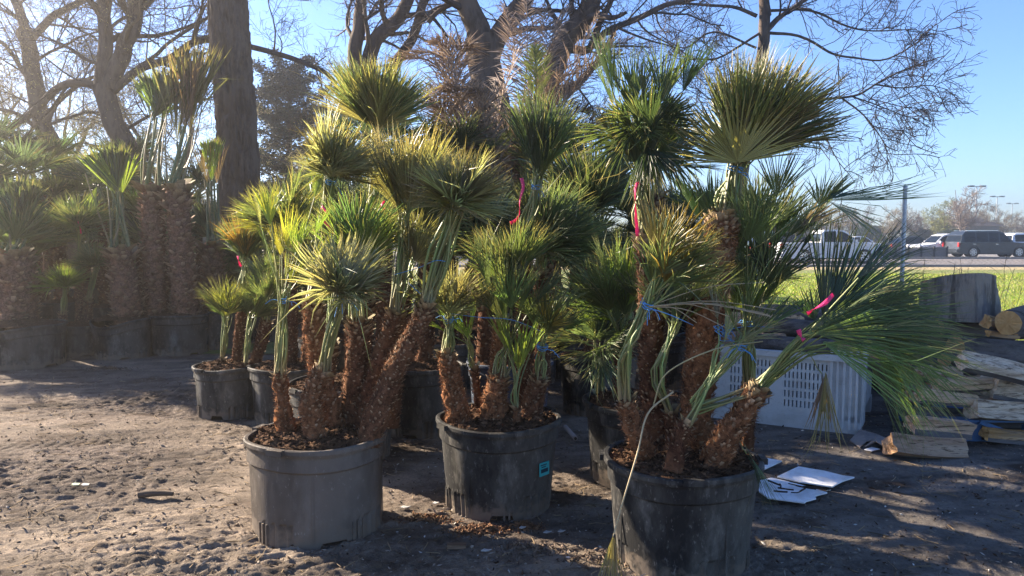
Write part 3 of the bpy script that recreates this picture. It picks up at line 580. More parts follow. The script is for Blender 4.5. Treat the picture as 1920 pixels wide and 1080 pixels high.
bare_tree('shade_tree', (b[0], Y, 0), 'slender bare tree nearest the left edge, with its trunk bending left as it rises', [
    (np.vstack([b, t((125, 420), (110, 300), (80, 235), (65, 160), (55, 90), (45, 55))]), .19, .13, 0),
    (t((48, 65), (35, 20), (15, -20), (-10, -90)), .10, .06, 1), (t((55, 75), (95, 35), (125, 15), (170, -10), (230, -60)), .08, .05, 1),
    (t((70, 170), (40, 130), (0, 78), (-60, 70)), .05, .03, 1), (t((95, 260), (50, 225), (20, 210), (-30, 200)), .05, .03, 1),
    (t((85, 235), (110, 190), (160, 150), (200, 140)), .05, .03, 1), (t((60, 120), (110, 90), (150, 70), (210, 50)), .03, .015, 1),
    (t((80, 240), (130, 220), (180, 210), (240, 235)), .035, .015, 1)],
    twig=(10, 6, 5, 2), tcol=(.10, .08, .055), flecks=12000, fcol=(.34, .30, .11))
for (Y, px, lb, tc, hh) in ((19., -60, 'distant bare tree with golden buds at the far left edge', (.2, .17, .09), 5.6), (20., 330, 'distant bare tree with golden buds between the forked tree and the thick trunk', (.18, .15, .09), 5.2), (22., 100, 'distant bare tree with golden buds behind the slender left tree', (.2, .17, .09), 5.8)):
    b = gz(Y, px); u = lambda *e: np.array(e) + b
    bare_tree('budding_tree', (b[0], Y, 0), lb, [(np.array([b, u(.1, 0, 1.2), u(0, 0, 2.2)]), .16, .12, 0)] +
        [(np.array([u(0, 0, 1.9), u(x * .5, y * .5, 1.9 + (hh - 1.9) * .55), u(x, y, z)]), .08, .025, 1) for (x, y, z) in ((-2.6, .3, hh * .8), (-1.1, -.6, hh), (.5, .5, hh * 1.05), (1.8, -.3, hh * .92), (3.0, .2, hh * .7))],
        twig=(8, 6, 5), tcol=tc, sc=1.15, minr=(.012, .007, .0045), flecks=16000, fcol=(.55, .47, .20), group='budding trees beyond the left palms')
# middle tree with several stems
Y = 12.0; t = lambda *p: wp(Y, *p); b = gz(Y, 940)
bare_tree('shade_tree', (b[0], Y, 0), 'grey brown forked tree standing up behind the dry date palm in the middle', [
    (np.vstack([b, t((940, 450), (936, 320), (925, 210), (908, 120), (900, 70))]), .30, .26, 0),
    (t((903, 90), (890, 40), (872, 0), (850, -60), (830, -180)), .20, .16, 1), (t((915, 110), (940, 60), (972, 15), (1000, -40), (1040, -160)), .17, .11, 1),
    (t((925, 420), (960, 340), (1008, 235), (1030, 150), (1048, 95), (1085, 45), (1115, -10), (1150, -120)), .21, .15, 1),
    (t((1040, 105), (1068, 92), (1098, 95), (1112, 80), (1122, 50), (1142, 10), (1160, -40)), .075, .04, 1),
    (t((1110, 88), (1135, 60), (1190, 38), (1240, 12), (1278, 3), (1330, -10)), .060, .03, 1), (t((1075, 45), (1070, 10), (1066, -40)), .05, .03, 1),
    (t((875, 10), (850, 2), (820, 22), (800, 42)), .05, .035, 1), (t((958, 350), (1040, 300), (1100, 290)), .04, .02, 1)],
    twig=(6, 5, 5, 3), tcol=(.085, .068, .06))
Y = 13.5; t = lambda *p: wp(Y, *p); b = gz(Y, 720)
bare_tree('shade_tree', (b[0], Y, 0), 'bare tree with three spreading limbs rising behind the tallest left palm crown', [
    (np.vstack([b, t((715, 420), (700, 280), (690, 180))]), .2, .16, 0), (t((690, 200), (664, 110), (672, 50), (676, -10), (670, -120)), .14, .09, 1),
    (t((688, 160), (700, 80), (745, 35), (772, -20), (800, -120)), .14, .09, 1), (t((700, 180), (745, 110), (780, 55), (800, -10), (830, -90)), .10, .07, 1), (t((790, 40), (820, 18), (855, 3), (890, -20)), .045, .03, 1)],
    twig=(7, 5, 5, 3), tcol=(.085, .068, .06))
# tree at the right with its wide twiggy canopy
Y = 13.0; t = lambda *p: wp(Y, *p); b = gz(Y, 1375); b2 = t
bare_tree('shade_tree', (b[0], Y, 0), 'bare tree with a wide canopy of fine twigs spreading right against the blue sky', [
    (np.vstack([gz(Y, 1375), t((1378, 500), (1388, 350), (1412, 200), (1431, 90), (1433, 20))]), .12, .09, 0), (t((1433, 30), (1430, -40), (1425, -160)), .10, .05, 1),
    (t((1438, 55), (1465, 30), (1500, 5), (1560, -30)), .05, .03, 1), (t((1420, 30), (1380, 14), (1330, 10), (1270, 5)), .035, .02, 1), (t((1445, 62), (1500, 68), (1560, 100), (1600, 108), (1660, 112), (1720, 80), (1755, 45)), .028, .008, 1),
    (t((1445, 20), (1520, 20), (1590, 50), (1640, 58), (1720, 55)), .026, .008, 1), (t((1440, 190), (1530, 186), (1600, 180), (1640, 158), (1700, 130), (1770, 105)), .030, .007, 1),
    (t((1580, 184), (1620, 215), (1650, 255), (1668, 300)), .018, .006, 1), (t((1640, 158), (1690, 165), (1740, 160), (1775, 168)), .016, .005, 1), (t((1430, 60), (1350, 108), (1290, 112), (1250, 140)), .024, .008, 1),
    (t((1500, 190), (1540, 240), (1570, 300), (1600, 340)), .015, .005, 1), (t((1420, 90), (1340, 60), (1280, 90), (1230, 60)), .022, .008, 1), (t((1600, 182), (1640, 195), (1690, 215), (1722, 225)), .013, .005, 1),
    (t((1440, 170), (1380, 190), (1320, 185)), .02, .008, 1)],
    twig=(11, 6, 4), tcol=(.034, .028, .030), lens=((.5, 1.4), (.25, .65), (.12, .34), (.1, .2)), minr=(.007, .0045, .0033, .0026), grav=.05)
# dark cedar seen between the thick trunk and the palms
Y = 25.; b = gz(Y, 545); root = empty('cedar_tree', (b[0], Y, 0), 'dark evergreen cedar with ragged branches behind the pots right of the thick trunk', 'tree')
mb = MB(); bark_tube(mb, spline([b, b + [0, 0, 3], b + [.1, 0, 6.2]], 30), np.linspace(.22, .05, 30), 12); mb.build('trunk', M['bark'], root)
mb = MB(); bm = MB()
for i in range(64):
    z = 1.0 + 6.2 * (i / 64); a = i * 2.4; ln = (3.1 - .34 * z) * rng.uniform(.55, 1.25) * (1.25 if math.cos(a) > .5 else 1); d = np.array([math.cos(a), math.sin(a), rng.uniform(.05, .4)])
    p0 = b + [0, 0, z]; Q = spline([p0, p0 + d * ln * .55 + [0, 0, .1], p0 + d * ln + [0, 0, rng.uniform(-.1, .5)]], 10); bm.tube(Q, np.linspace(.03, .008, 10), 4, (.05, .04, .035))
    for j in range(2, 10):
        m = 120; c = Q[j] + rng.normal(0, 1, (m, 3)) * [.15, .15, .12] * (1.2 - j * .06); chipm(mb, c, .015, .05, (.020, .036, .022), .5, .5)
bm.build('limbs', M['twig'], root); mb.build('foliage', M['needle'], root)
# far trees along the other side of the parking lot
def far_tree(kind, s):
    root = empty('distant_tree' if kind < 3 else 'distant_evergreen', (0, 0, 0)); b = np.zeros(3); u = lambda *e: np.array(e, float)
    if kind < 3:
        mb = MB(); bark_tube(mb, spline([u(0, 0, -.2), u(.1, 0, 1.2), u(0, 0, 2.4)], 12), np.linspace(.2, .14, 12), 8); mb.build('trunk', M['bark'], root)
        L = [spline([u(0, 0, 1.9), u(x * .5, y * .5, 3.4), u(x, y, z)], 10) for (x, y, z) in ((-2.6, .5, 5), (-1.2, -1, 6.6), (.3, .8, 7.2), (1.4, -.5, 6.4), (2.7, .3, 4.8), (0, -2, 5.5))]
        PP = np.stack(L); rr = np.tile(np.linspace(.09, .03, 10), (len(L), 1)); mb = MB(); mb.tubes(PP, rr, 4, (.13, .10, .08)); tc = ((.16, .12, .09), (.20, .16, .10), (.20, .20, .08))[kind]
        for lv, m in enumerate((9, 6, 5)): PP, rr = kids(PP, rr, m, (1.2, .7, .4)[lv], (2.2, 1.3, .8)[lv], .1, up=.2); mb.tubes(PP, np.maximum(rr, (.03, .02, .014)[lv]), 3, np.array(tc) * rng.uniform(.6, 1.3, (len(PP), 1)))
        if kind == 2: chipm(mb, PP[:, -1][rng.integers(0, len(PP), 6000)] + rng.normal(0, .1, (6000, 3)), .03, .09, (.22, .22, .07), .5, 1)
        mb.build('crown', M['twig'], root)
    else:
        mb = MB(); bark_tube(mb, spline([u(0, 0, -.2), u(0, 0, 2)], 8), np.linspace(.2, .14, 8), 8); mb.build('trunk', M['bark'], root)
        mb = MB(); n = 9000; e = nrm(rng.normal(0, 1, (n, 3))); f = 1 + .35 * fbm(e * 2.2 + kind * 5, 3, 3); p = e * (f * rng.uniform(.75, 1, n))[:, None] * [2.6, 2.2, 1.9] + [0, 0, 2.6]
        chipm(mb, p[p[:, 2] > .4], .06, .16, (.045, .065, .03), .6, 1); mb.build('crown', M['needle'], root)
    return root
protos = [far_tree(k, 0) for k in range(4)]; used = [0] * 4
spots = []
xs = 1250
while xs < 1990: spots.append((xs, rng.uniform(100, 122), int(rng.choice([0, 0, 1, 1, 2, 3], 1)[0]), rng.uniform(.55, .85))); xs += rng.uniform(20, 34)
for x_ in range(-120, 900, 62): spots.append((x_, rng.uniform(50, 62), int(rng.choice([1, 2, 3])), rng.uniform(.75, .95)))
spots += [(1625, 96, 3, .62), (1768, 96, 2, .78), (1728, 100, 3, .6), (1785, 92, 3, .55), (1800, 90, 0, 1.0)]
pos = ['behind the dark pickup', 'behind the parked cars']
knd = ['bare greyish brown tree', 'bare tan twiggy tree', 'budding yellow green tree', 'dense dark green round evergreen']
for (px, Y, k, s) in spots:
    o = protos[k] if used[k] == 0 else copy_tree(protos[k]); used[k] += 1
    g = gz(Y, px); o.location = (g[0], Y, 0); o.rotation_euler = (0, 0, rng.uniform(0, 6.28)); o.scale = (s * rng.uniform(.9, 1.2), s, s)
    tag(o, 'distant %s in the tree line %s' % (knd[k], 'behind the left palms' if px < 1000 else 'beyond the parking lot'), 'tree', '%ss %s' % (knd[k], 'behind the left palms' if px < 1000 else 'beyond the parking lot'))
    if px in (1768, 1800): o["label"] = {1768: 'budding yellow green round tree right of the fence post beyond the lot', 1800: 'tallest bare tree of the far line, left of the first light pole'}[px]
# ------------------------------------------------------------------ the potted palms
def pc(px, Y, py=940):
    v = (540 - py) / F; return ((px - 960) / F * Y / (math.cos(TH) + v * math.sin(TH)), Y)
DRK = (.11, .05, .028); RED = (.26, .118, .056)
# front left pot
A_ = 3.76
P1 = [
 dict(path=[(545, 845, 3.70), (532, 770, 3.70), (524, 700, 3.70)], r=(.052, .036), tc=RED, shag=1.4, boot=.02,
   crowns=[dict(tie=(533, 562, 3.68), aim=(553, 400, 3.62), R=.41, n=15, spread=34, col='bright', mixcol=('yellow', .5), hast=.45, half=30, nseg=20, twine=.022, pr=.004, tip=.5, loose=.4)]),
 dict(path=[(598, 845, 3.62), (583, 770, 3.62), (592, 720, 3.63), (608, 690, 3.64)], r=(.070, .055), tc=RED, shag=1.8,
   crowns=[dict(tie=(641, 558, 3.50), aim=(664, 460, 3.30), R=.37, n=15, spread=66, col='silver', hast=.14, half=70, twine=.02, pr=.005, tip=.2) ]),
 dict(path=[(640, 845, 3.80), (600, 700, 3.80), (585, 560, 3.80)], r=(.080, .058), tc=RED, shag=1.6,
   crowns=[dict(tie=(620, 338, 3.82), aim=(672, 215, 3.65), R=.38, n=24, spread=66, col='silver', mixcol=('olive', .4), hast=.16, half=66, twine=.026, pet=[(600, 470, 3.92)], tip=.5)],
   ribbon=[[(603, 388, 3.84), (612, 398, 3.82), (606, 412, 3.83), (618, 425, 3.82), (624, 443, 3.82)]]),
 dict(path=[(655, 845, 3.86), (668, 700, 3.88), (672, 600, 3.88)], r=(.085, .07), tc=RUST,
   crowns=[dict(tie=(668, 520, 3.9), aim=(665, 350, 3.9), R=.52, n=18, spread=48, col='green', mixcol=('bright', .5), hast=.25, half=55, tip=.5)]),
 dict(path=[(670, 840, 3.80), (700, 710, 3.84), (735, 610, 3.86), (742, 585, 3.86)], r=(.07, .05), tc=RUST,
   crowns=[dict(tie=(758, 420, 3.9), aim=(776, 260, 3.9), R=.55, n=20, spread=36, col='olive', mixcol=('silver', .3), hast=.2, half=42, tip=.9, pet=[(748, 500, 3.88)]),
           dict(tie=(775, 500, 3.98), aim=(800, 400, 3.95), R=.36, n=8, spread=50, col='olive', hast=.2, half=55, tip=.3)],
   ribbon=[[(722, 378, 3.93), (716, 386, 3.92), (722, 393, 3.92), (719, 400, 3.92)]]),
 dict(path=[(688, 830, 3.66), (735, 705, 3.66), (775, 630, 3.66), (803, 568, 3.66)], r=(.080, .050), tc=RUST, up=.95, boot=.020,
   crowns=[dict(tie=(856, 388, 3.62), aim=(888, 280, 3.45), R=.36, n=18, spread=84, col='silver', mixcol=('olive', .3), hast=.12, half=66, pet=[(822, 492, 3.65)], pr=.0055, tip=.4),]),
]
r1, pot1 = potted_palm(pc(597, A_), .345, .50, P1, 'multi-trunk fan palm in the dusty, veil-toned front left pot with shaggy leaning trunks', 1, 'potdustyveil', taper=.93, mound=.06, group='fan palms in the front row', chips=1500)
# middle pot
P2 = [
 dict(path=[(862, 800, 4.0), (850, 730, 4.0), (836, 658, 4.0)], r=(.082, .052), tc=RED, shag=1.6, boot=.02,
   crowns=[dict(tie=(841, 598, 3.98), aim=(850, 500, 3.86), R=.36, n=15, spread=58, col='silver', mixcol=('olive', .5), hast=.26, half=62, twine=.026, pr=.0045, tip=.3)]),
 dict(path=[(925, 800, 4.0), (928, 745, 4.0), (938, 705, 4.0)], r=(.10, .065), tc=RED, shag=1.3,
   crowns=[dict(tie=(950, 640, 3.97), aim=(966, 480, 3.86), R=.58, n=10, spread=34, col='green', mixcol=('blue', .4), hast=.35, half=46, tip=.5, pr=.0045)]),
 dict(path=[(930, 800, 4.2), (932, 690, 4.2), (940, 600, 4.2)], r=(.065, .05), tc=RED, shag=1.3,
   crowns=[dict(tie=(955, 540, 4.2), aim=(950, 400, 4.15), R=.45, n=12, spread=50, col='green', hast=.2, half=50, tip=.5)]),
 dict(path=[(985, 800, 4.08), (1000, 750, 4.08), (1012, 708, 4.08)], r=(.092, .06), tc=RUST, shag=1.2,
   crowns=[dict(tie=(1017, 650, 4.05), aim=(1048, 510, 3.95), R=.45, n=8, spread=46, col='green', mixcol=('orange', .25), hast=.3, half=58, tip=.4, twine=.03)]),
 dict(path=[(968, 790, 3.93), (969, 762, 3.93)], r=(.03, .022), tc=DRK, shag=.5,
   crowns=[dict(tie=(970, 705, 3.93), aim=(985, 570, 3.9), R=.36, n=8, spread=38, col='bright', hast=.3, half=24, nseg=10, tip=.1)]),
 dict(path=[(900, 790, 4.25), (893, 720, 4.25), (890, 690, 4.25)], r=(.03, .02), tc=DRK, shag=.5,
   crowns=[dict(tie=(880, 650, 4.2), aim=(860, 560, 4.0), R=.36, n=6, spread=45, col='bright', hast=.3, half=20, nseg=8, tip=.1)]),
 dict(path=[(975, 800, 4.38), (985, 600, 4.38), (976, 438, 4.38)], r=(.075, .06), tc=DRK,
   crowns=[dict(tie=(1006, 350, 4.34), aim=(1024, 210, 4.30), R=.56, n=18, spread=27, col='blue', mixcol=('green', .5), hast=.2, half=40, twine=.03, tip=.25)],
   ribbon=[[(978, 334, 4.28), (981, 352, 4.26), (975, 375, 4.26), (974, 400, 4.26), (968, 412, 4.26), (957, 419, 4.26)]]),
]
r2, pot2 = potted_palm(pc(935, 4.10), .345, .50, P2, 'fan palm clump in the middle front pot bearing a small teal tag', 2, 'pot', group='fan palms in the front row', taper=.84, chips=1500)
# teal tag on the pot, with a few printed lines and bars
T0 = W(1028, 881, 3.86); T0 = T0 * 1.0; d0 = nrm(np.array([T0[0] - pc(935, 4.1)[0], T0[1] - 4.1, 0])); s0 = np.array([-d0[1], d0[0], 0]); cz = np.array([pc(935, 4.1)[0], 4.1, T0[2]])
mb = MB(); Rt = np.stack([s0, d0, [0, 0, 1]], 1); c0 = cz + d0 * .333
mb.box(c0, (.078, .004, .072), R=Rt, mat=0)
for k_ in range(14): mb.box(c0 + d0 * .0028 + s0 * (-.028 + .0042 * k_) + [0, 0, -.008], (.0022 if k_ % 3 else .0035, .0015, .020), mat=1, R=Rt)
for k_, w_ in enumerate((.05, .035)): mb.box(c0 + d0 * .0028 + [0, 0, .024 - .011 * k_] + s0 * (-.008), (w_, .0015, .005), mat=1, R=Rt)
mb.build('plant_tag', [mat('teal_tag', (.02, .36, .36), rough=.4), mat('tag_print', (.01, .05, .07))], pot2)
# front right pot
def golden(mb, pt):
    fans(mb, pt((1383, 305, 3.28)), nrm(pt((1388, 200, 3.2)) - pt((1383, 305, 3.28))), (0, -.95, .3), .36, rad(78), 46, .03, (.24, .23, .085), .25, .7, wid=1.0)
    fans(mb, pt((1381, 308, 3.34)), nrm(pt((1350, 210, 3.3)) - pt((1380, 305, 3.34))), (-.3, -.9, .3), .40, rad(60), 36, .03, (.22, .20, .09), .25, .9)
    fans(mb, pt((1386, 308, 3.38)), nrm(pt((1450, 190, 3.35)) - pt((1380, 305, 3.34))), (.1, -.9, .4), .56, rad(42), 34, .02, (.13, .13, .05), .2, .6)
def droopy(mb, pt):
    D = lambda a, b: pt(b) - pt(a)
    # (hastula, towards, normal, length, half, nseg, droop, colour)
    BR = dict(PAL); BR.update(green=(.105, .165, .06), blue=(.085, .14, .08), dark=(.05, .085, .045))
    for h, a, n_, L, hf, ns, dr, c in (
        ((1545, 612, 3.15), (1575, 430, 3.2), (.2, -.9, .1), .52, 24, 26, .0, 'dark'), ((1550, 600, 3.2), (1620, 440, 3.25), (.2, -.9, .1), .46, 22, 22, .02, 'dark'),
        ((1553, 376, 3.1), (1750, 362, 3.15), (.0, -.75, .6), .50, 11, 20, -.02, 'blue'), ((1553, 378, 3.1), (1650, 420, 3.0), (.3, -.4, .8), .26, 30, 12, .2, 'silver'), ((1553, 374, 3.1), (1640, 330, 3.2), (.3, -.4, .8), .20, 22, 8, .0, 'dark'),
        ((1528, 600, 3.1), (1500, 520, 3.1), (.1, -.95, .1), .17, 40, 16, 0, 'dark'),
        ((1548, 695, 3.0), (1546, 860, 2.98), (.1, -.95, 0), .37, 12, 16, .0, 'olive'), ((1545, 705, 3.02), (1530, 830, 3.0), (.1, -.95, 0), .24, 16, 10, .02, 'dead'),
        ((1625, 668, 3.0), (1700, 800, 2.95), (.3, -.9, .1), .42, 13, 18, .02, 'green'), ((1640, 650, 3.1), (1700, 740, 3.1), (.3, -.9, .2), .40, 22, 20, .1, 'green'),
        ((1520, 618, 3.0), (1760, 560, 3.0), (-.1, -.8, .6), .62, 26, 34, .10, 'green'), ((1525, 625, 2.95), (1790, 620, 2.9), (-.1, -.8, .6), .66, 24, 34, .14, 'green'),
        ((1600, 600, 3.1), (1800, 590, 3.1), (.0, -.8, .6), .52, 26, 34, .12, 'blue'), ((1610, 590, 3.15), (1780, 640, 3.05), (0, -.8, .5), .52, 28, 34, .18, 'green'),
        
        ((1540, 640, 2.92), (1690, 700, 2.85), (-.1, -.85, .5), .44, 22, 26, .12, 'green'), ((1620, 590, 3.2), (1800, 560, 3.2), (0, -.7, .7), .45, 30, 30, .10, 'blue'),
        ((1590, 560, 3.3), (1700, 500, 3.3), (0, -.8, .6), .42, 30, 28, .06, 'green'), ((1560, 590, 3.2), (1680, 590, 3.2), (0, -.8, .6), .42, 36, 30, .08, 'blue'),
        ((1650, 640, 3.05), (1760, 740, 3.0), (.1, -.8, .5), .40, 26, 28, .15, 'green'), ((1400, 480, 3.15), (1600, 390, 3.1), (.3, -.4, .8), .02, 16, 6, 0, 'dead'),
        ((1500, 440, 3.3), (1600, 395, 3.2), (.1, -.6, .8), .30, 9, 10, .06, 'olive'), ((1500, 425, 3.3), (1560, 385, 3.3), (.1, -.6, .8), .22, 20, 9, .03, 'dead')):
        fans(mb, pt(h), D(h, a), n_, L, rad(hf), ns, dr, BR[c], .10, .35, wid=1.0)
    for pts, r_ in (([(1425, 725, 3.1), (1500, 640, 3.05), (1600, 600, 3.1)], .006), ([(1425, 725, 3.1), (1510, 660, 2.98), (1540, 690, 3.0), (1548, 700, 3.0)], .004), ([(1425, 725, 3.1), (1480, 660, 3.1), (1545, 612, 3.15)], .006),
        ([(1425, 722, 3.1), (1490, 640, 3.0), (1525, 622, 2.98)], .006), ([(1430, 722, 3.1), (1520, 660, 3.0), (1625, 668, 3.0)], .006), ([(1420, 722, 3.1), (1470, 650, 3.05), (1528, 602, 3.1)], .004), ([(1430, 722, 3.1), (1520, 640, 3.0), (1590, 612, 3.0)], .006),
        ([(1428, 720, 3.1), (1500, 625, 3.1), (1590, 565, 3.28)], .006), ([(1432, 722, 3.1), (1540, 650, 3.0), (1655, 640, 3.05)], .006), ([(1500, 445, 3.3), (1430, 500, 3.3), (1395, 600, 3.35)], .003)):
        for _ in range(2 if r_ > .005 else 1): mb.tube(spline(np.array([pt(p) for p in pts]) + rng.normal(0, .008, 3), 12), np.linspace(r_, r_ * .6, 12) * .8, 4, np.array([.17, .22, .07]) * rng.uniform(.7, 1.3), 1)
    mb.tube(spline([pt(p) for p in ((1405, 470, 3.35), (1440, 450, 3.2), (1500, 405, 3.1), (1553, 376, 3.1))], 16), .0035, 4, (.12, .15, .06), 1)
def dryleaf(mb, pt):
    mb.tube(spline([pt(p) for p in ((1262, 735, 3.12), (1215, 775, 3.05), (1195, 850, 2.95), (1165, 950, 2.9), (1150, 1005, 2.88))], 24), np.linspace(.0045, .003, 24), 5, (.42, .33, .19), 1)
    for dx in (-12, 4, 14): fans(mb, pt((1150, 1003, 2.88)), pt((1146 + dx, 1095, 2.87)) - pt((1150, 1003, 2.88)), (rng.normal(0, .4), -.9, 0), .25, rad(11), 9, 0, (.22, .17, .09), .1, .5)
    mb.tube(spline([pt(p) for p in ((1430, 640, 3.1), (1340, 655, 3.0), (1250, 700, 3.05), (1225, 760, 3.1))], 20), .0032, 4, (.33, .29, .15), 1)
    for _ in range(9):
        a = pt((1215, 575, 3.1)); e = np.array([rng.uniform(.02, .5), rng.uniform(-.2, .05), rng.uniform(-.08, .16)]); mb.tube(spline([a, a + e * .5 + [0, 0, .03], a + e], 8), .0022, 3, (.42, .34, .22), 1)
P3 = [
 dict(path=[(1212, 855, 3.26), (1186, 800, 3.24), (1172, 748, 3.24)], r=(.062, .044), tc=RED, boot=.022,
   crowns=[dict(tie=(1214, 570, 3.12), aim=(1296, 425, 3.0), R=.46, n=14, spread=32, col='green', mixcol=('orange', .15), hast=.34, half=58, twine=.028, pet=[(1172, 680, 3.2), (1186, 625, 3.14)], pr=.0055, tip=.8, loose=.1, extra=dryleaf)]),
 dict(path=[(1240, 860, 3.55), (1222, 700, 3.55), (1222, 560, 3.55), (1212, 440, 3.55)], r=(.085, .065), tc=DRK, shag=1.3,
   crowns=[dict(tie=(1202, 350, 3.52), aim=(1202, 200, 3.48), R=.60, n=24, spread=36, col='dark', mixcol=('green', .4), hast=.50, half=40, nseg=22, tip=.15, wid=1.2, pr=.005),
           dict(tie=(1205, 255, 3.50), aim=(1214, 140, 3.1), R=.34, n=26, spread=118, col='dark', mixcol=('green', .5), hast=.25, half=38, nseg=16, tip=.5, wid=1.3, droop=.22, cup=.05)],
   ribbon=[[(1201, 342, 3.42), (1192, 352, 3.40), (1192, 395, 3.40), (1196, 443, 3.40)]]),
 dict(path=[(1305, 870, 3.42), (1308, 740, 3.42), (1328, 580, 3.43), (1350, 450, 3.45), (1360, 400, 3.45)], r=(.100, .085), tc=RED, boot=.026, shag=1.3,
   crowns=[dict(tie=(1379, 318, 3.42), aim=(1440, 175, 3.42), R=.60, n=34, spread=42, col='olive', mixcol=('green', .45), hast=.16, half=50, nseg=36, twine=.034, pr=.0055, tip=.6, extra=golden)]),
 dict(path=[(1395, 860, 3.62), (1402, 780, 3.62), (1405, 720, 3.62)], r=(.05, .04), tc=DRK,
   crowns=[dict(tie=(1403, 605, 3.6), aim=(1428, 420, 3.58), R=.66, n=24, spread=40, col='green', mixcol=('dark', .3), hast=.5, half=52, nseg=32, twine=.03, pr=.004, tip=.15, loose=.2),
           dict(tie=(1403, 600, 3.6), aim=(1425, 440, 3.45), R=.30, n=5, spread=50, col='bright', hast=.25, half=50, tip=.1)]),
 dict(path=[(1328, 890, 3.2), (1368, 810, 3.16), (1425, 725, 3.12)], r=(.085, .055), tc=RED, boot=.024, up=1.1,
   crowns=[dict(tie=(1495, 650, 3.06), aim=(1620, 590, 3.05), R=.62, n=8, spread=32, col='green', mixcol=('blue', .3), hast=.4, half=30, nseg=30, pr=.005, tip=.3, droop=.18, extra=droopy),
           dict(tie=(1390, 650, 3.12), aim=(1420, 560, 3.1), R=.40, n=9, spread=60, col='green', hast=.25, half=14, nseg=9, pr=.004, tip=.5, pet=[(1300, 760, 3.15)], droop=.1, twine=.02)],
   ribbon=[[(1562, 552, 2.98), (1545, 570, 2.96), (1527, 580, 2.95), (1514, 588, 2.95)], [(1497, 618, 2.94), (1502, 632, 2.94), (1508, 638, 2.94)]]),
 dict(path=[(1262, 860, 3.45), (1260, 800, 3.45), (1258, 770, 3.45)], r=(.045, .035), tc=DRK,
   crowns=[dict(tie=(1262, 620, 3.42), aim=(1285, 500, 3.4), R=.42, n=14, spread=50, col='green', hast=.3, half=34, pr=.004, tip=.2, pet=[(1235, 700, 3.4)], droop=.12)]),
 dict(path=[(1262, 880, 3.12), (1275, 820, 3.12), (1290, 790, 3.12)], r=(.05, .03), tc=DRK, crowns=[dict(tie=(1355, 660, 3.12), aim=(1400, 590, 3.1), R=.32, n=7, spread=60, col='silver', hast=.3, half=20, nseg=10, pr=.004, droop=.2)]),
 dict(path=[(1330, 890, 3.45), (1340, 860, 3.45)], r=(.03, .02), tc=DRK, crowns=[dict(tie=(1380, 820, 3.25), aim=(1435, 900, 3.0), R=.34, n=2, spread=6, col='green', hast=.3, half=11, nseg=12, pr=.003, droop=.2)]),
]
r3, pot3 = potted_palm(pc(1277, 3.36), .355, .50, P3, 'big fan palm in the front right pot with a crown flopping over to the right', 3, 'pot', group='fan palms in the front row', taper=.84, chips=1800)
# blue twine strung between trunks
def line(pts, parent=r2):
    mb = MB(); mb.tube(spline([W(*p) for p in pts], 24), .0018, 4); return mb
for (rt, pts) in ((r1, [(740, 515, 3.72), (785, 502, 3.68), (815, 489, 3.60), (835, 490, 3.58)]), (r1, [(765, 530, 3.8), (785, 548, 3.75), (800, 562, 3.72)]), (r2, [(845, 588, 3.9), (900, 595, 3.88), (960, 600, 3.88), (1017, 622, 3.96)]),
                  (r3, [(1208, 575, 3.02), (1250, 588, 3.0), (1285, 603, 3.0), (1300, 610, 3.2)]), (r3, [(1350, 622, 3.2), (1400, 612, 3.3), (1450, 614, 3.3)]), (r3, [(1352, 622, 3.2), (1372, 640, 3.15), (1388, 655, 3.05)])):
    line(pts).build('twine', M['twine'], rt)
mb = MB()
for _ in range(5): a = W(1355, 618, 3.18); mb.tube(a + np.cumsum(rng.normal(0, .012, (14, 3)), 0), .002, 3)
mb.build('twine_knot', M['twine'], r3)
# ---- second row, traced
ST = lambda path, r, crowns, **k: dict(path=path, r=r, crowns=crowns, tc=DRK, **k)
potted_palm(pc(645, 5.0), .36, .52, [
 ST([(640, 800, 5.0), (670, 690, 5.0), (685, 560, 5.0)], (.11, .09), [dict(tie=(705, 255, 4.95), aim=(713, 130, 4.9), R=.60, n=22, spread=48, col='green', mixcol=('olive', .4), hast=.12, half=58, pet=[(697, 420, 4.97)], tip=.12, nseg=36, pr=.006)]),
 ST([(730, 800, 4.9), (745, 640, 4.9), (760, 520, 4.9)], (.08, .07), [dict(tie=(770, 440, 4.9), aim=(800, 330, 4.9), R=.62, n=18, spread=60, col='olive', mixcol=('green', .5), hast=.2, half=55)]),
 ST([(600, 800, 4.8), (620, 640, 4.8)], (.08, .06), [dict(tie=(625, 540, 4.8), aim=(620, 380, 4.8), R=.6, n=18, spread=60, col='green', mixcol=('bright', .3), hast=.2, half=55)])],
 'tall fan palm behind the front left pot, topped by the highest dense crown', 4, group='fan palms in the second row')
potted_palm(pc(545, 6.0), .30, .46, [
 ST([(540, 700, 6.0), (545, 600, 6.0), (540, 470, 6.0)], (.08, .06), [dict(tie=(535, 440, 6.0), aim=(520, 340, 5.95), R=.58, n=26, spread=80, col='green', mixcol=('yellow', .3), hast=.2, half=55, tip=.5, droop=.12)]),
 ST([(575, 700, 6.1), (585, 560, 6.1)], (.07, .06), [dict(tie=(590, 500, 6.1), aim=(600, 400, 6.1), R=.55, n=18, spread=70, col='green', hast=.2, half=55, droop=.1)])],
 'green fan palm in a narrower pot half hidden behind the front left palm', 5, 'pot', group='fan palms in the second row')
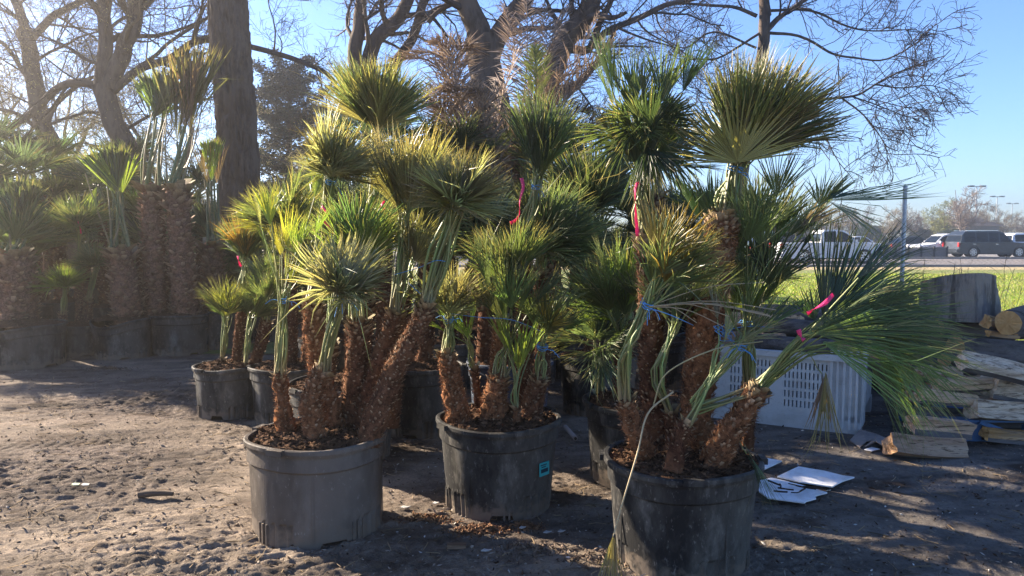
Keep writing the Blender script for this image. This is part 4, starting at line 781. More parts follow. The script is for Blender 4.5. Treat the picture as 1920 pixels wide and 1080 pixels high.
potted_palm(pc(436, 6.25), .285, .42, [
 ST([(470, 705, 6.2), (490, 640, 6.2), (500, 600, 6.2)], (.07, .05), [dict(tie=(500, 570, 6.2), aim=(490, 500, 6.2), R=.36, n=14, spread=60, col='green', hast=.25, half=50, tip=.3)]),
 ST([(415, 705, 6.2), (418, 670, 6.2)], (.03, .02), [dict(tie=(425, 600, 6.1), aim=(432, 490, 6.0), R=.40, n=14, spread=55, col='green', mixcol=('yellow', .3), hast=.2, half=50, tip=.2, pr=.004)], ribbon=[[(446, 480, 5.95), (448, 490, 5.94), (452, 500, 5.94)]]),
 ST([(440, 705, 6.3), (455, 560, 6.3)], (.05, .045), [dict(tie=(458, 500, 6.3), aim=(455, 400, 6.3), R=.46, n=18, spread=30, col='green', mixcol=('orange', .25), hast=.25, half=50, tip=.3)]),
 ST([(455, 705, 6.1), (460, 680, 6.1)], (.04, .03), [dict(tie=(470, 600, 6.1), aim=(500, 520, 6.1), R=.36, n=12, spread=60, col='green', hast=.25, half=50)])],
 'low fan palm cluster in the pot standing alone at the left edge of the group', 6, 'pot', group='fan palms in the second row', taper=.9)
potted_palm(pc(1195, 4.55), .34, .50, [
 ST([(1160, 800, 4.6), (1165, 700, 4.6), (1170, 640, 4.6)], (.07, .06), [dict(tie=(1165, 620, 4.55), aim=(1140, 500, 4.5), R=.62, n=20, spread=48, col='green', mixcol=('bright', .25), hast=.3, half=50, tip=.3, droop=.1)]),
 ST([(1130, 800, 4.7), (1125, 740, 4.7)], (.06, .05), [dict(tie=(1122, 655, 4.65), aim=(1130, 560, 4.3), R=.46, n=12, spread=80, col='green', mixcol=('blue', .5), hast=.2, half=50, droop=.15)])],
 'fan palm half hidden behind the front right pot, its grey rim showing at left', 7, 'pot', group='fan palms in the second row', taper=.84)
potted_palm(pc(955, 6.0), .34, .50, [
 ST([(1015, 720, 5.6), (1018, 600, 5.6), (1012, 500, 5.5)], (.09, .07), [dict(tie=(1015, 480, 5.4), aim=(1075, 400, 5.2), R=.72, n=30, spread=62, col='green', mixcol=('dark', .3), hast=.15, half=55, tip=.25, nseg=34, droop=.1)]),
 ST([(905, 740, 5.9), (908, 650, 5.9), (912, 560, 5.9)], (.09, .08), [dict(tie=(905, 480, 5.9), aim=(900, 380, 5.8), R=.7, n=22, spread=70, col='blue', hast=.2, half=55)], boot=.05, shag=.3)],
 'fan palm with a grey bare looking trunk in the bluish pot behind the middle pot', 8, 'potblue', group='fan palms in the second row')
potted_palm(pc(1120, 6.3), .34, .50, [
 ST([(1110, 720, 6.3), (1112, 560, 6.3), (1105, 430, 6.3)], (.10, .08), [dict(tie=(1105, 410, 6.3), aim=(1110, 270, 6.2), R=.80, n=28, spread=56, col='dark', mixcol=('green', .4), hast=.15, half=50)]),
 ST([(1170, 720, 6.3), (1180, 600, 6.3)], (.08, .07), [dict(tie=(1180, 560, 6.3), aim=(1200, 450, 6.3), R=.7, n=20, spread=80, col='dark', hast=.2, half=50, droop=.1)])],
 'dark green fan palm deep between the middle and right pots', 9, 'pot', group='fan palms in the second row')
potted_palm(pc(790, 5.7), .34, .52, [
 ST([(790, 740, 5.7), (800, 600, 5.7), (805, 470, 5.7)], (.09, .07), [dict(tie=(805, 440, 5.7), aim=(800, 300, 5.65), R=.75, n=22, spread=55, col='dark', hast=.2, half=50)])],
 'dark pot and palm in deep shade between the left and middle front pots', 10, 'pot', group='fan palms in the second row')
# ---- left row of big desert palms with upright tied leaves
def upright(root, base, top, fan_top, L, half, n, col, r0, r1, droopx=None, boot=.055, curve=0, mix=None):
    P = spline([base, (base + top) / 2 + [curve, 0, 0], top], 12); mb = MB(); palm_trunk(mb, P, r0, r1, (.23, .135, .095), boot, .8, 1.0, (.50, .37, .26), .45, 1.0, 1.0)
    tr = mb.build('trunk', [M['fibre'], M['boot']], root); mb = MB(); ax = nrm(fan_top - top)
    for i in range(n):
        h = fan_top - ax * L * rng.uniform(.8, 1.1) + rng.normal(0, .035, 3) * [1.6, 1, 1]; d = ax + rng.normal(0, .07, 3); c = np.array(PAL[col]) * rng.uniform(.8, 1.2)
        if mix and i % 3 == 0: c = np.array(PAL[mix])
        fans(mb, h, d, (rng.normal(0, .5), -.9, .1), L * rng.uniform(.9, 1.08), rad(half), 24, .0, c, .12, .3, wid=1.12, split=.84, jag=.03)
        a = rng.uniform(0, 6.28); b_ = top + np.array([math.cos(a), math.sin(a), 0]) * r1 * .8 - [0, 0, .03]
        mb.tube(spline([b_, (b_ * .6 + h * .4) + rng.normal(0, .02, 3), h], 10), np.linspace(.024, .012, 10), 5, np.array([.085, .12, .05]) * rng.uniform(.7, 1.3), 1)
    for i in range(4):
        a = rng.uniform(0, 6.28); b_ = top + np.array([math.cos(a), math.sin(a), 0]) * r1 * .8; h = top + (fan_top - top) * rng.uniform(.5, .8) + rng.normal(0, .10, 3)
        mb.tube(spline([b_, (b_ + h) / 2 + rng.normal(0, .05, 3), h], 8), np.linspace(.013, .006, 8), 4, np.array([.22, .19, .11]), 1)
    if droopx is not None: fans(mb, droopx[0], droopx[1], (-.2, -.95, .2), droopx[2], rad(26), 16, .06, PAL['bright'], .1, .2, split=.6)
    mb.build('crown', [M['leaf'], M['stalk']], tr); return tr
def bigpot(px, Y, R, H, label, seed, mt='pot', dent=0):
    x, _ = pc(px, Y, 660); root = empty('desert_palm', (x, Y, 0), label, 'potted palm', 'desert palms in big black pots in the left row')
    mb = MB(); pot_mesh(mb, (x, Y, -.006), R, H, .92, seed, dent, 90, True); mb.build('pot', M[mt], root); mb = MB(); soil_mesh(mb, (x, Y, 0), R, H, seed, .05, 250); mb.build('soil', M['soil'], root); return root
w = lambda px, py, Y: W(px, py, Y)
rt = bigpot(338, 9.5, .36, .52, 'twin trunk desert palm with the thickest trunks and tallest upright leaves', 11)
upright(rt, w(296, 625, 9.5), w(284, 348, 9.5), w(308, 140, 9.5), .64, 42, 5, 'green', .15, .12)
upright(rt, w(352, 625, 9.45), w(330, 345, 9.4), w(372, 100, 9.4), 1.0, 17, 6, 'olive', .16, .125, mix='dead')
rt = bigpot(232, 9.2, .35, .50, 'desert palm with a short thick trunk in the pot with the sagging rim', 12, dent=.09)
upright(rt, w(242, 620, 9.2), w(226, 465, 9.2), w(196, 268, 9.2), .62, 32, 5, 'green', .17, .13, (w(182, 350, 9.1), w(158, 415, 9.1) - w(182, 350, 9.1), .36), mix='bright')
rt = bigpot(400, 10.0, .36, .52, 'desert palm with one yellow and one brown leaf just left of the thick tree', 13)
upright(rt, w(400, 640, 10.), w(397, 455, 10.), w(398, 262, 10.), .58, 16, 5, 'dead', .17, .13, mix='bright')
rt = bigpot(50, 8.6, .42, .50, 'desert palm in the wide crumpled pot at the left edge', 14, dent=.05)
upright(rt, w(40, 640, 8.9), w(28, 470, 8.9), w(40, 330, 8.9), .6, 40, 6, 'green', .20, .17); 
mb = MB(); crown(mb, w(30, 470, 8.9), (0.05, -.1, 1), .8, 20, 75, root=w(28, 475, 8.9), rr=.15, col='green', hast=.3); mb.build('crown', [M['leaf'], M['stalk']], rt)
rt = bigpot(148, 9.3, .27, .40, 'small fan palm with a spiky bright crown in the smallest pot of the left row', 15)
for (a, b, t_, c, R_) in ((w(120, 640, 9.2), w(118, 585, 9.2), w(122, 540, 9.1), 'bright', .42), (w(150, 640, 9.3), w(150, 520, 9.3), w(148, 430, 9.2), 'green', .55), (w(165, 640, 9.3), w(165, 560, 9.3), w(180, 500, 9.3), 'green', .4)):
    stem(rt, dict(path=[a, b], r=(.07, .05), tc=(.15, .085, .058), crowns=[dict(tie=t_, aim=t_ + np.array([0, -.1, .3]), R=R_, n=20, spread=95, col=c, hast=.15, half=60, droop=.08)], ribbon=[[w(146, 415, 9.0), w(150, 425, 9.0), w(152, 438, 9.0)]] if c == 'green' and R_ > .5 else []), lambda p: np.asarray(p, float))
# ---- generic palms behind, built once and copied
loc = lambda p: np.asarray(p, float)
def gen(k):
    st = []
    hs = {0: [(0, 0, 1.55), (.15, .1, 1.0), (-.16, -.05, .85)], 1: [(0, 0, 2.0), (-.15, .1, 1.25)], 2: [(0, 0, .75), (.18, .05, .95), (-.15, .1, .7), (.02, -.18, .62)]}[k]
    for j, (x, y, h) in enumerate(hs):
        st.append(dict(path=[(x, y, .4), (x * 1.5, y * 1.4, h)], r=(.11 if j == 0 else .075, .075 if j == 0 else .06), tc=DRK, shag=.4, boot=.045,
            crowns=[dict(tie=(x * 1.8, y * 1.7, h + .22), aim=(x * 2.4, y * 2.2, h + .8), R=.72 if k < 2 else .58, n=18, spread=95, col=('green', 'dark', 'green')[k], mixcol=(('dark', 'blue', 'olive')[k], .4), hast=.28, half=60, nseg=24, droop=.10, tip=.25, pr=.006)]))
    r, _ = potted_palm((0, 0), .33, .50, st, '', 20 + k, 'pot', None, pt=loc, chips=120, name='potted_palm'); return r
protos = [gen(k) for k in range(3)]; usedp = [0] * 3
GEN = [ # px, Y, kind, scale, label
 (840, 7.2, 1, 1.0, 'dark palm in shade right behind the leaning left palm'), (985, 7.6, 1, 1.05, 'tall dark palm in the shade behind the middle palm'), (1080, 7.9, 0, 1.0, 'shaded palm behind the dark crown right of the middle palm'),
 (1230, 7.4, 1, 1.0, 'dark palm directly behind the front right palm trunks'), (1330, 7.7, 0, 1.0, 'shaded palm behind the thick trunk of the front right palm'), (720, 7.0, 1, 1.0, 'shaded palm behind the highest left crown'),
 (620, 7.6, 0, 1.0, 'shaded palm behind the front left trunks'), (900, 9.2, 0, 1.1, 'back row palm under the dry date palm'), (1040, 9.6, 1, 1.05, 'back row palm under the forked middle tree'), (1180, 9.4, 0, 1.0, 'back row palm behind the pink ribbon'),
 (760, 9.3, 1, 1.05, 'back row palm between the left and middle groups'), (560, 9.2, 2, 1.0, 'back row palm behind the green second row palm'), (480, 10.6, 2, 1.0, 'back row palm just right of the thick tree foot'), (1290, 9.8, 2, 1.0, 'back row palm behind the front right palm'),
 (660, 9.4, 0, .9, 'back row palm behind the front left crowns'), (380, 11.6, 1, .95, 'left back palm right of the twin trunk palm'), (270, 11.4, 0, 1.1, 'left back palm behind the twin trunks'), (200, 10.8, 1, 1.0, 'left back palm behind the sagging pot'),
 (120, 10.9, 0, 1.15, 'left back palm with a broad crown over the smallest pot'), (60, 10.6, 1, 1.1, 'left back palm beside the left edge pot'), (-20, 10.4, 0, 1.15, 'leftmost back palm cut by the photo edge'), (10, 12.6, 1, 1.25, 'tall rear palm at the far left'),
 (100, 12.8, 1, 1.3, 'tall rear palm under the slender bare tree'), (180, 13.0, 0, 1.3, 'rear palm beside the slender bare tree foot'), (250, 13.2, 1, 1.25, 'rear palm at the foot of the forked tree'), (330, 13.0, 0, 1.25, 'rear palm behind the tallest upright leaves'),
 (-90, 12.2, 1, 1.3, 'rear palm outside the left edge, seen by its leaf tips'), (420, 13.2, 2, 1.3, 'rear palm behind the thick tree trunk'), (520, 11.8, 0, 1.0, 'rear palm below the dark cedar'), (600, 12.0, 1, .9, 'rear palm between the cedar and the highest crown'),
 (820, 11.5, 0, 1.1, 'rear palm below the brown dry fronds'), (950, 11.4, 1, 1.0, 'rear palm at the foot of the forked middle tree'), (1100, 11.2, 0, 1.05, 'rear palm at the right of the forked middle tree'), (1240, 11.4, 0, .95, 'rear palm nearest the fence behind the right group'),
 (-160, 9.8, 1, 1.1, 'palm beyond the left edge shading the dirt'), (40, 7.95, 2, .0, '')]
for (px, Y, k, s, lb) in GEN:
    if s == 0: continue
    o = protos[k] if usedp[k] == 0 else copy_tree(protos[k]); usedp[k] += 1
    x, _ = pc(px, Y, 640); o.location = (x, Y, 0); o.rotation_euler = (0, 0, rng.uniform(0, 6.28)); o.scale = (s, s, s * rng.uniform(.92, 1.06)); tag(o, lb, 'potted palm', 'fan palms in the back rows')
# ---- dry date palm with brown pinnate fronds
x, _ = pc(905, 7.9, 640); rt = empty('dead_date_palm', (x, 7.9, 0), 'dry date palm with arching brown feathery fronds and one green frond', 'potted palm')
mb = MB(); pot_mesh(mb, (x, 7.9, 0), .38, .55, .9, 5); mb.build('pot', M['pot'], rt); mb = MB(); soil_mesh(mb, (x, 7.9, 0), .38, .55, 5, .05, 100); mb.build('soil', M['soil'], rt)
c = W(925, 400, 7.9); mb = MB(); palm_trunk(mb, [(x, 7.9, .5), (x + .05, 7.9, 1.2), c], .16, .13, DRK, .05, 1, .6); tr = mb.build('trunk', [M['fibre'], M['boot']], rt)
def frond(ctrl, ll, col, n=70, ang=48, hang=.25, curl=.3):
    Q = spline(ctrl, n); T = nrm(np.gradient(Q, axis=0)); mb = MB(); mb.tube(Q, np.linspace(.012, .003, n), 5, np.array(col) * .8)
    nrmv = nrm(np.cross(T, nrm(np.cross([0, 0, 1.], T) + [0, 0, 1e-4]))); Sd = np.cross(nrmv, T); t = np.linspace(0, 1, n)
    for sgn in (-1, 1):
        for _ in range(2):
            L = ll * np.sin(np.clip(t * .86 + .14, 0, 1) * math.pi)[:, None] ** .6 * rng.uniform(.7, 1.15, (n, 1)); a = np.radians(ang + rng.normal(0, 10, n))[:, None]
            d = nrm(T * np.cos(a) + sgn * Sd * np.sin(a) + nrmv * rng.uniform(-.1, .5, (n, 1)) + rng.normal(0, .12, (n, 3))); wv = nrm(np.cross(d, nrmv + rng.normal(0, .3, (n, 3)))) * .0062
            b0 = Q + T * rng.uniform(-.01, .01, (n, 1)); m1 = b0 + d * L * .5 - [0, 0, 1] * L * hang * .18; e = b0 + d * L * .97 - [0, 0, 1] * L * hang * .8 + rng.normal(0, curl * .12, (n, 3)) * L
            V = np.stack([b0 - wv * .5, b0 + wv * .5, m1 - wv, m1 + wv, e], 1); i = np.arange(n)[:, None] * 5
            cc = np.repeat(np.array(col) * rng.uniform(.6, 1.35, (n, 1)), 5, 0); mb.add(V, (i + [0, 1, 3, 2]), cc); mb.F.append(((i + [2, 3, 4]) + mb.n - n * 5, 0, False))
    return mb.build('frond', M['frond'], tr)
DB = (.29, .225, .185)
for ctrl in ([(925, 400, 7.9), (860, 230, 7.7), (840, 120, 7.5), (800, 92, 7.4)], [(925, 400, 7.9), (880, 200, 7.8), (800, 110, 7.7), (735, 110, 7.6)], [(925, 400, 7.9), (850, 260, 7.7), (790, 180, 7.5), (720, 190, 7.4)],
             [(930, 400, 7.8), (905, 280, 7.5), (880, 180, 7.3), (840, 140, 7.2)], [(935, 400, 7.9), (1000, 250, 7.8), (1080, 120, 7.7), (1130, 60, 7.6)], [(935, 400, 7.9), (960, 220, 8.0), (970, 90, 8.1), (960, -10, 8.2)],
             [(935, 400, 7.9), (1010, 260, 7.7), (1090, 150, 7.5), (1160, 110, 7.4)], [(930, 400, 7.9), (1000, 280, 7.9), (1060, 210, 7.9), (1130, 200, 7.9)], [(930, 400, 7.9), (900, 300, 7.7), (860, 250, 7.5), (820, 260, 7.4)],
             [(930, 400, 7.9), (1020, 260, 8.0), (1050, 100, 8.1), (1070, 20, 8.2)], [(935, 400, 7.9), (1040, 300, 7.8), (1120, 240, 7.7), (1180, 250, 7.6)], [(925, 400, 7.9), (830, 330, 7.9), (780, 280, 7.9), (740, 300, 7.9)]):
    for _ in range(2): frond([W(p[0] + (0 if j == 0 else rng.normal(0, 14 * j)), p[1] + (0 if j == 0 else rng.normal(0, 8 * j)), p[2] - (.0 if j == 0 else .15)) for j, p in enumerate(ctrl)], .44, np.array(DB) * rng.uniform(.7, 1.2))
frond([W(*p) for p in ((935, 430, 7.5), (925, 330, 7.3), (905, 220, 7.15), (885, 150, 7.0))], .34, (.27, .215, .175), 60, 40, .1, .1)
frond([W(*p) for p in ((985, 330, 7.6), (1000, 250, 7.5), (1005, 150, 7.4), (1003, 85, 7.3))], .30, (.22, .25, .085), 60, 42, .0, .05)["label"] = 'only green yellow frond, standing upright'
# ------------------------------------------------------------------ right side: bin, firewood, fence
C0 = GP(1612, 818); fx = nrm(np.array([-.864, .503, 0])); sx = np.array([.503, .864, 0]); BH = .60
root = empty('harvest_bin', C0, 'white vented plastic harvest bin loaded with logs behind the drooping palm', 'bin')
def panel(mb, o, ux, W_, z0, z1, holes, th=.03, nrmv=None):
    """a moulded wall with real slots: grid of bars round the slot columns and rows"""
    xb = sorted({0, W_} | {round(a, 4) for h in holes for a in (h[0], h[1])}); zb = sorted({z0, z1} | {round(a, 4) for h in holes for a in (h[2], h[3])})
    inn = lambda x, z: any(h[0] < x < h[1] and h[2] < z < h[3] for h in holes)
    R = np.stack([ux, nrmv, [0, 0, 1]], 1)
    for zi in range(len(zb) - 1):
        x0 = None
        for xi in range(len(xb) - 1):
            hole = inn((xb[xi] + xb[xi + 1]) / 2, (zb[zi] + zb[zi + 1]) / 2)
            if not hole and x0 is None: x0 = xb[xi]
            if (hole or xi == len(xb) - 2) and x0 is not None:
                x1 = xb[xi] if hole else xb[xi + 1]; mb.box(o + ux * (x0 + x1) / 2 + np.array([0, 0, (zb[zi] + zb[zi + 1]) / 2]) + nrmv * th / 2, (x1 - x0, th, zb[zi + 1] - zb[zi]), R=R); x0 = None
def slots(x0, nx_, z0, nz_, px_=.030, pz=.075, w_=.010, h_=.052): return [(x0 + i * px_, x0 + i * px_ + w_, z0 + j * pz, z0 + j * pz + h_) for i in range(nx_) for j in range(nz_)]
mb = MB(); hs = slots(.24, 11, .17, 5) + slots(.66, 11, .17, 5); panel(mb, C0 + [0, 0, 0], fx, 1.12, .10, BH - .04, hs, .03, sx); mb.build('front_wall', M['bin'], root)
mb = MB(); hs = slots(.16, 9, .20, 5) + slots(.55, 9, .20, 5); panel(mb, C0 + sx * .0 + fx * .0, sx, .96, .14, BH - .04, hs, .03, fx); mb.build('side_wall', M['bin'], root)
mb = MB(); R = np.stack([fx, sx, [0, 0, 1]], 1); c = C0 + fx * .56 + sx * .5
for a, b, wd, dp in ((.56, .0, 1.18, .06), (.56, .98, 1.18, .06)): mb.box(C0 + fx * a + sx * b + [0, 0, BH - .02], (wd, dp, .045), R=R)
for a, b, wd, dp in ((-.0, .49, .06, .92), (1.12, .49, .06, .92)): mb.box(C0 + fx * a + sx * b + [0, 0, BH - .022], (wd, dp, .043), R=R)
for k_ in range(5): mb.box(C0 + fx * (.03 + .045 * k_) - sx * .008 + [0, 0, .34], (.018, .018, .60), R=R)
for k_ in range(4): mb.box(C0 + sx * (.04 + .05 * k_) - fx * .008 + [0, 0, .36], (.018, .018, .58), R=R)
mb.build('rim', M['bin'], root)
for a, b in ((.05, .06), (.05, .92), (1.05, .06), (1.05, .92)):
    mb = MB(); mb.box(C0 + fx * (a + .02) + sx * b + [0, 0, .068], (.15, .12, .14), R=R); mb.build('leg', M['bin'], root)
mb = MB(); mb.box(C0 + fx * .56 + sx * .02 + [0, 0, .055], (.96, .05, .10), R=R); mb.build('skid', M['bin'], root)
mb = MB(); mb.box(C0 + fx * .58 + sx * .5 + [0, 0, .15], (1.02, .86, .02), R=R); mb.box(C0 + fx * 1.1 + sx * .5 + [0, 0, .38], (.03, .86, .44), R=R); mb.box(C0 + fx * .58 + sx * .955 + [0, 0, .38], (1.04, .03, .44), R=R); mb.build('inner_shell', M['bin'], root)
def logm(A, B, r, kind, seed, roll=0., name='firewood_log', label='', group='split firewood in the stack', round_=False, taper=1.0):
    A, B = np.asarray(A, float), np.asarray(B, float); ax = nrm(B - A); L = np.linalg.norm(B - A); yaw = math.atan2(ax[1], ax[0]); cc, ss = math.cos(yaw), math.sin(yaw)
    U = nrm(np.cross([0, 0, 1.], ax)) if abs(ax[2]) < .9 else np.array([1., 0, 0]); V = np.cross(ax, U)
    if round_: n = 40; a = np.arange(n) * 6.2832 / n; pr = np.stack([np.cos(a), np.sin(a)], -1)
    else:
        g = np.array([[-1, -1], [0, -1.04], [1.0, -.95], [1.04, 0], [1.0, .9], [.1, 1.02], [-.95, .93], [-1.03, 0]]) * (1 + .18 * np.sin(np.arange(8) * 2.1 + seed))[:, None] * np.array([1, .9]) 
        pr = np.concatenate([g[i] * (1 - t) + g[(i + 1) % 8] * t for i in range(8) for t in [np.linspace(0, 1, 6)[:-1, None]]]); n = len(pr); c_, s_ = math.cos(roll), math.sin(roll); pr = pr @ np.array([[c_, s_], [-s_, c_]])
    k = max(16, int(L / .02)); t = np.linspace(0, 1, k); bow = .010 * L * 2 * (t - .5) ** 2 * math.sin(seed * 1.7) * 4
    X3 = np.stack(np.broadcast_arrays(t[:, None] * L * 1.1 + seed * 5, pr[None, :, 0] * r * (9 if round_ else 16), pr[None, :, 1] * r * (9 if round_ else 16)), -1)
    nz = fbm(X3, 3, seed % 7); nz2 = fbm(X3 * [1.5, 3.5, 3.5], 3, 3); sc = (1 + (.04 if round_ else .06) * nz + (.03 if round_ else .05) * nz2) * r * (1 + (taper - 1) * t[:, None]) * (1 - .04 * (np.abs(t - .5) > .49))[:, None]
    e0 = (.0 if round_ else .014) * vn(np.stack([pr[:, 0] * 2 + seed, pr[:, 1] * 2, pr[:, 0] * 0], -1), 4)
    tl = t[:, None] * L + e0[None] * (np.where(t < .5, -1, 1) * (np.abs(t - .5) * 2) ** 6)[:, None]
    Q = A + ax * tl[..., None] + (pr[None, :, 0] * sc)[..., None] * U + (pr[None, :, 1] * sc)[..., None] * V + np.array([0, 0, 1]) * bow[:, None, None]
    mb = MB(); i = np.arange(k - 1)[:, None] * n; q = np.arange(n)[None]; q2 = (q + 1) % n; Fq = np.stack([i + q, i + q2, i + n + q2, i + n + q], -1)
    C = {'tan': (.68, .46, .27), 'pink': (.72, .45, .29), 'pale': (.74, .59, .42), 'brown': (.44, .29, .19), 'bark': (.13, .115, .105), 'orange': (.50, .27, .10)}[kind]
    G = {'bark': np.ones(n, bool)}.get(kind, np.zeros(n, bool) if round_ else (pr[:, 1] < -.45)); 
    for msk, mm, cl in ((~G, 0, C), (G, 1, (.14, .12, .11))):
        if msk.any(): f = Fq[:, msk].reshape(-1, 4); mb.add(Q, f, np.array(cl), mm, round_) 
    for e, w_ in ((0, 1), (k - 1, -1)):
        rg = Q[e]; cpt = rg.mean(0); ce = np.vstack([rg, (rg + cpt) / 2 + rng.normal(0, .003, rg.shape), cpt]); q = np.arange(n); q2 = (q + 1) % n
        ec = (.55, .33, .13) if kind == 'orange' or round_ else np.array(C) * 1.0
        mb.add(ce, np.stack([q, q2, q2 + n, q + n], -1), ec, 2); mb.F.append((np.stack([q + n, q2 + n, np.full(n, 2 * n)], -1) + mb.n - len(ce), 2, False))
    return mb.build(name, [M['wood'], M['logbark'], M['woodend']], origin=(A + B) / 2, label=label, cat='log' if round_ else 'firewood', group=group)
LG = [ # left end px, right end px, half height px, depth, kind, label
 ((1665, 838), (1800, 848), 21, 4.95, 'brown', 'lowest split log lying on the dirt in front of the stack, rough and brown'),
 ((1706, 792), (1816, 804), 17, 5.15, 'pink', 'pinkish split log just above the lowest log on the dirt'),
 ((1700, 772), (1812, 777), 12, 5.45, 'bark', 'dark bark covered log above the pinkish split log'),
 ((1722, 741), (1828, 754), 13, 5.30, 'tan', 'tan split log at the left end of the fourth layer'),
 ((1750, 722), (1856, 720), 15, 5.45, 'tan', 'tan split log with a ragged right end below the drooping leaf tips'),
 ((1803, 676), (1932, 706), 17, 5.30, 'pale', 'long pale grey split slab sloping down to the right across the top of the stack'),
 ((1852, 722), (1950, 742), 22, 5.50, 'pale', 'pale split log tucked under the sloping slab at the right edge'),
 ((1822, 772), (1950, 778), 20, 5.30, 'pale', 'thick pale split log at the right edge above the mossy one'),
 ((1845, 812), (1950, 820), 13, 5.25, 'orange', 'log with dark bark on top and an orange split face at the right edge'),
 ((1832, 808), (1870, 812), 15, 5.35, 'tan', 'short tan log end just left of the dark barked orange log'),
 ((1850, 604), (1885, 614), 13, 5.9, 'orange', 'small orange split chunk left of the round sawn log end'),
 ((1852, 626), (1905, 632), 7, 5.85, 'orange', 'thin orange split piece right under the round sawn log end'),
 ((1720, 700), (1800, 704), 12, 5.75, 'tan', 'short tan split log half covered by the drooping leaf tips'),
 ((1730, 815), (1830, 822), 12, 5.55, 'brown', 'shaded brown log behind the pinkish split log'),
 ((1760, 745), (1860, 748), 14, 5.8, 'brown', 'shaded log behind the tan split log of the fourth layer'),
 ((1860, 752), (1960, 756), 12, 5.75, 'brown', 'shaded log between the two pale split logs at right'),
 ((1720, 680), (1830, 690), 15, 6.0, 'bark', 'barked log at the back of the stack behind the leaf tips'),
 ((1830, 790), (1950, 796), 12, 5.7, 'bark', 'shaded barked log behind the thick pale log'),
 ((1700, 745), (1740, 750), 12, 5.7, 'brown', 'short shaded log at the left end of the stack'),
 ((1800, 668), (1900, 676), 9, 5.7, 'bark', 'thin barked log behind the top of the sloping slab')]
for k_, (a, b, h, Y, kd, lb) in enumerate(LG):
    logm(W(*a, Y), W(*b, Y * 1.01), h * .93 * Y / F, kd, k_ + 1, (k_ * .7) % 1.2 - .6, label=lb)
logm(W(1790, 655, 6.1), W(1960, 665, 6.3), .105, 'bark', 31, label='long weathered grey log lying under the orange sawn log', round_=True)
logm(W(1890, 603, 5.7), W(1960, 585, 6.3), .098, 'bark', 33, label='round log whose orange sawn end faces the viewer', round_=True, name='sawn_log')
logm(W(1770, 677, 5.9), W(1860, 662, 6.4), .055, 'bark', 35, label='thin round log end peeping out under the weathered grey log', round_=True)
logm(W(1700, 590, 6.4), W(1770, 640, 6.6), .10, 'bark', 36, label='dark log behind the drooping leaves left of the big upright round', round_=True)
# big upright round
Y = 6.35; b0 = W(1832, 603, Y); b1 = W(1822, 532, Y); n = 90; k = 40; a = np.arange(n) * 6.2832 / n; t = np.linspace(0, 1, k)
rr = (.318 - .038 * t)[:, None] * (1 + .05 * np.sin(3 * a + 1) + .03 * np.sin(7 * a)) ; g = np.abs(vn(np.stack(np.broadcast_arrays(np.cos(a)[None] * 9, np.sin(a)[None] * 9, t[:, None] * .9), -1), 3)); rr = rr + .012 * (np.minimum(g * 3, 1) - .5) + .006 * fbm(np.stack(np.broadcast_arrays(np.cos(a)[None] * 14, np.sin(a)[None] * 14, t[:, None] * 6), -1), 3, 2)
zz = t[:, None] * (b1[2] - b0[2] + .02) - t[:, None] * .075 * np.sin(a)[None]
Q = np.stack([b0[0] + rr * np.cos(a) - .03 * t[:, None], b0[1] + .25 + rr * np.sin(a), b0[2] + zz], -1); mb = MB(); i = np.arange(k - 1)[:, None] * n; q = np.arange(n)[None]; q2 = (q + 1) % n
mb.add(Q, np.stack([i + q, i + q2, i + n + q2, i + n + q], -1).reshape(-1, 4), (.34, .275, .21), 0, True); q = np.arange(n); q2 = (q + 1) % n
mb.add(np.vstack([Q[-1], Q[-1].mean(0)]), np.stack([q, q2, np.full(n, n)], -1), (.30, .22, .15), 1); mb.add(np.vstack([Q[0], Q[0].mean(0)]), np.stack([q2, q, np.full(n, n)], -1), (.2, .15, .1), 1)
mb.build('log_round', [M['stumpbark'], M['woodend']], origin=b0, label='big weathered grey tree trunk section standing on top of the firewood stack', cat='log')
logm(W(1760, 618, 6.45), W(1940, 622, 6.6), .075, 'bark', 41, label='dark log bearing the big upright trunk section', round_=True)
logm(W(1780, 720, 6.4), W(1950, 724, 6.4), .19, 'brown', 42, label='dark timber block at the back of the firewood stack', round_=True)
logm(W(1700, 760, 6.3), W(1850, 765, 6.3), .18, 'brown', 43, label='second dark timber block at the back, lower left', round_=True)
# logs in the bin
inb = [(.15, .25, .62, .85, .07, 'brown'), (.2, .62, .62, .7, .08, 'bark'), (.5, .2, .64, .9, .075, 'bark'), (.85, .3, .62, .6, .085, 'brown'), (.4, .75, .66, .8, .08, 'tan'), (.9, .75, .66, .5, .08, 'bark'), (.3, .4, .76, .7, .075, 'bark'), (.75, .5, .76, .6, .08, 'tan'), (.55, .6, .87, .6, .07, 'bark'), (.2, .5, .5, .8, .09, 'bark'), (.7, .5, .5, .8, .1, 'bark'), (1.0, .45, .78, .4, .07, 'brown')]
dsc = ['brown log on the right front corner of the bin load', 'barked log at the right back of the bin load', 'barked log along the front of the bin load', 'brown log at the front left of the bin load', 'tan split log in the middle back of the bin load', 'barked log at the back left of the bin load', 'barked log in the second layer of the bin, right', 'tan log in the second layer of the bin, left', 'topmost barked log of the bin load', 'barked log filling the bin below the rim at right', 'barked log filling the bin below the rim at left', 'brown stub at the left end of the bin load']
for k_, ((a, b, z, L, r, kd), lb) in enumerate(zip(inb, dsc)):
    an = rng.normal(0, .25); d = fx * math.cos(an) + sx * math.sin(an); c = C0 + fx * (a + .05) + sx * b + [0, 0, z - .02]; c = np.clip(a + .05, .1, 1.0) * fx + C0 + sx * b + [0, 0, z - .02]
    logm(c - d * min(L / 2, .38), c + d * min(L / 2, .38), r, kd, 50 + k_, k_ * .5, label=lb, group='firewood heaped in the white bin', round_=(kd == 'bark'))
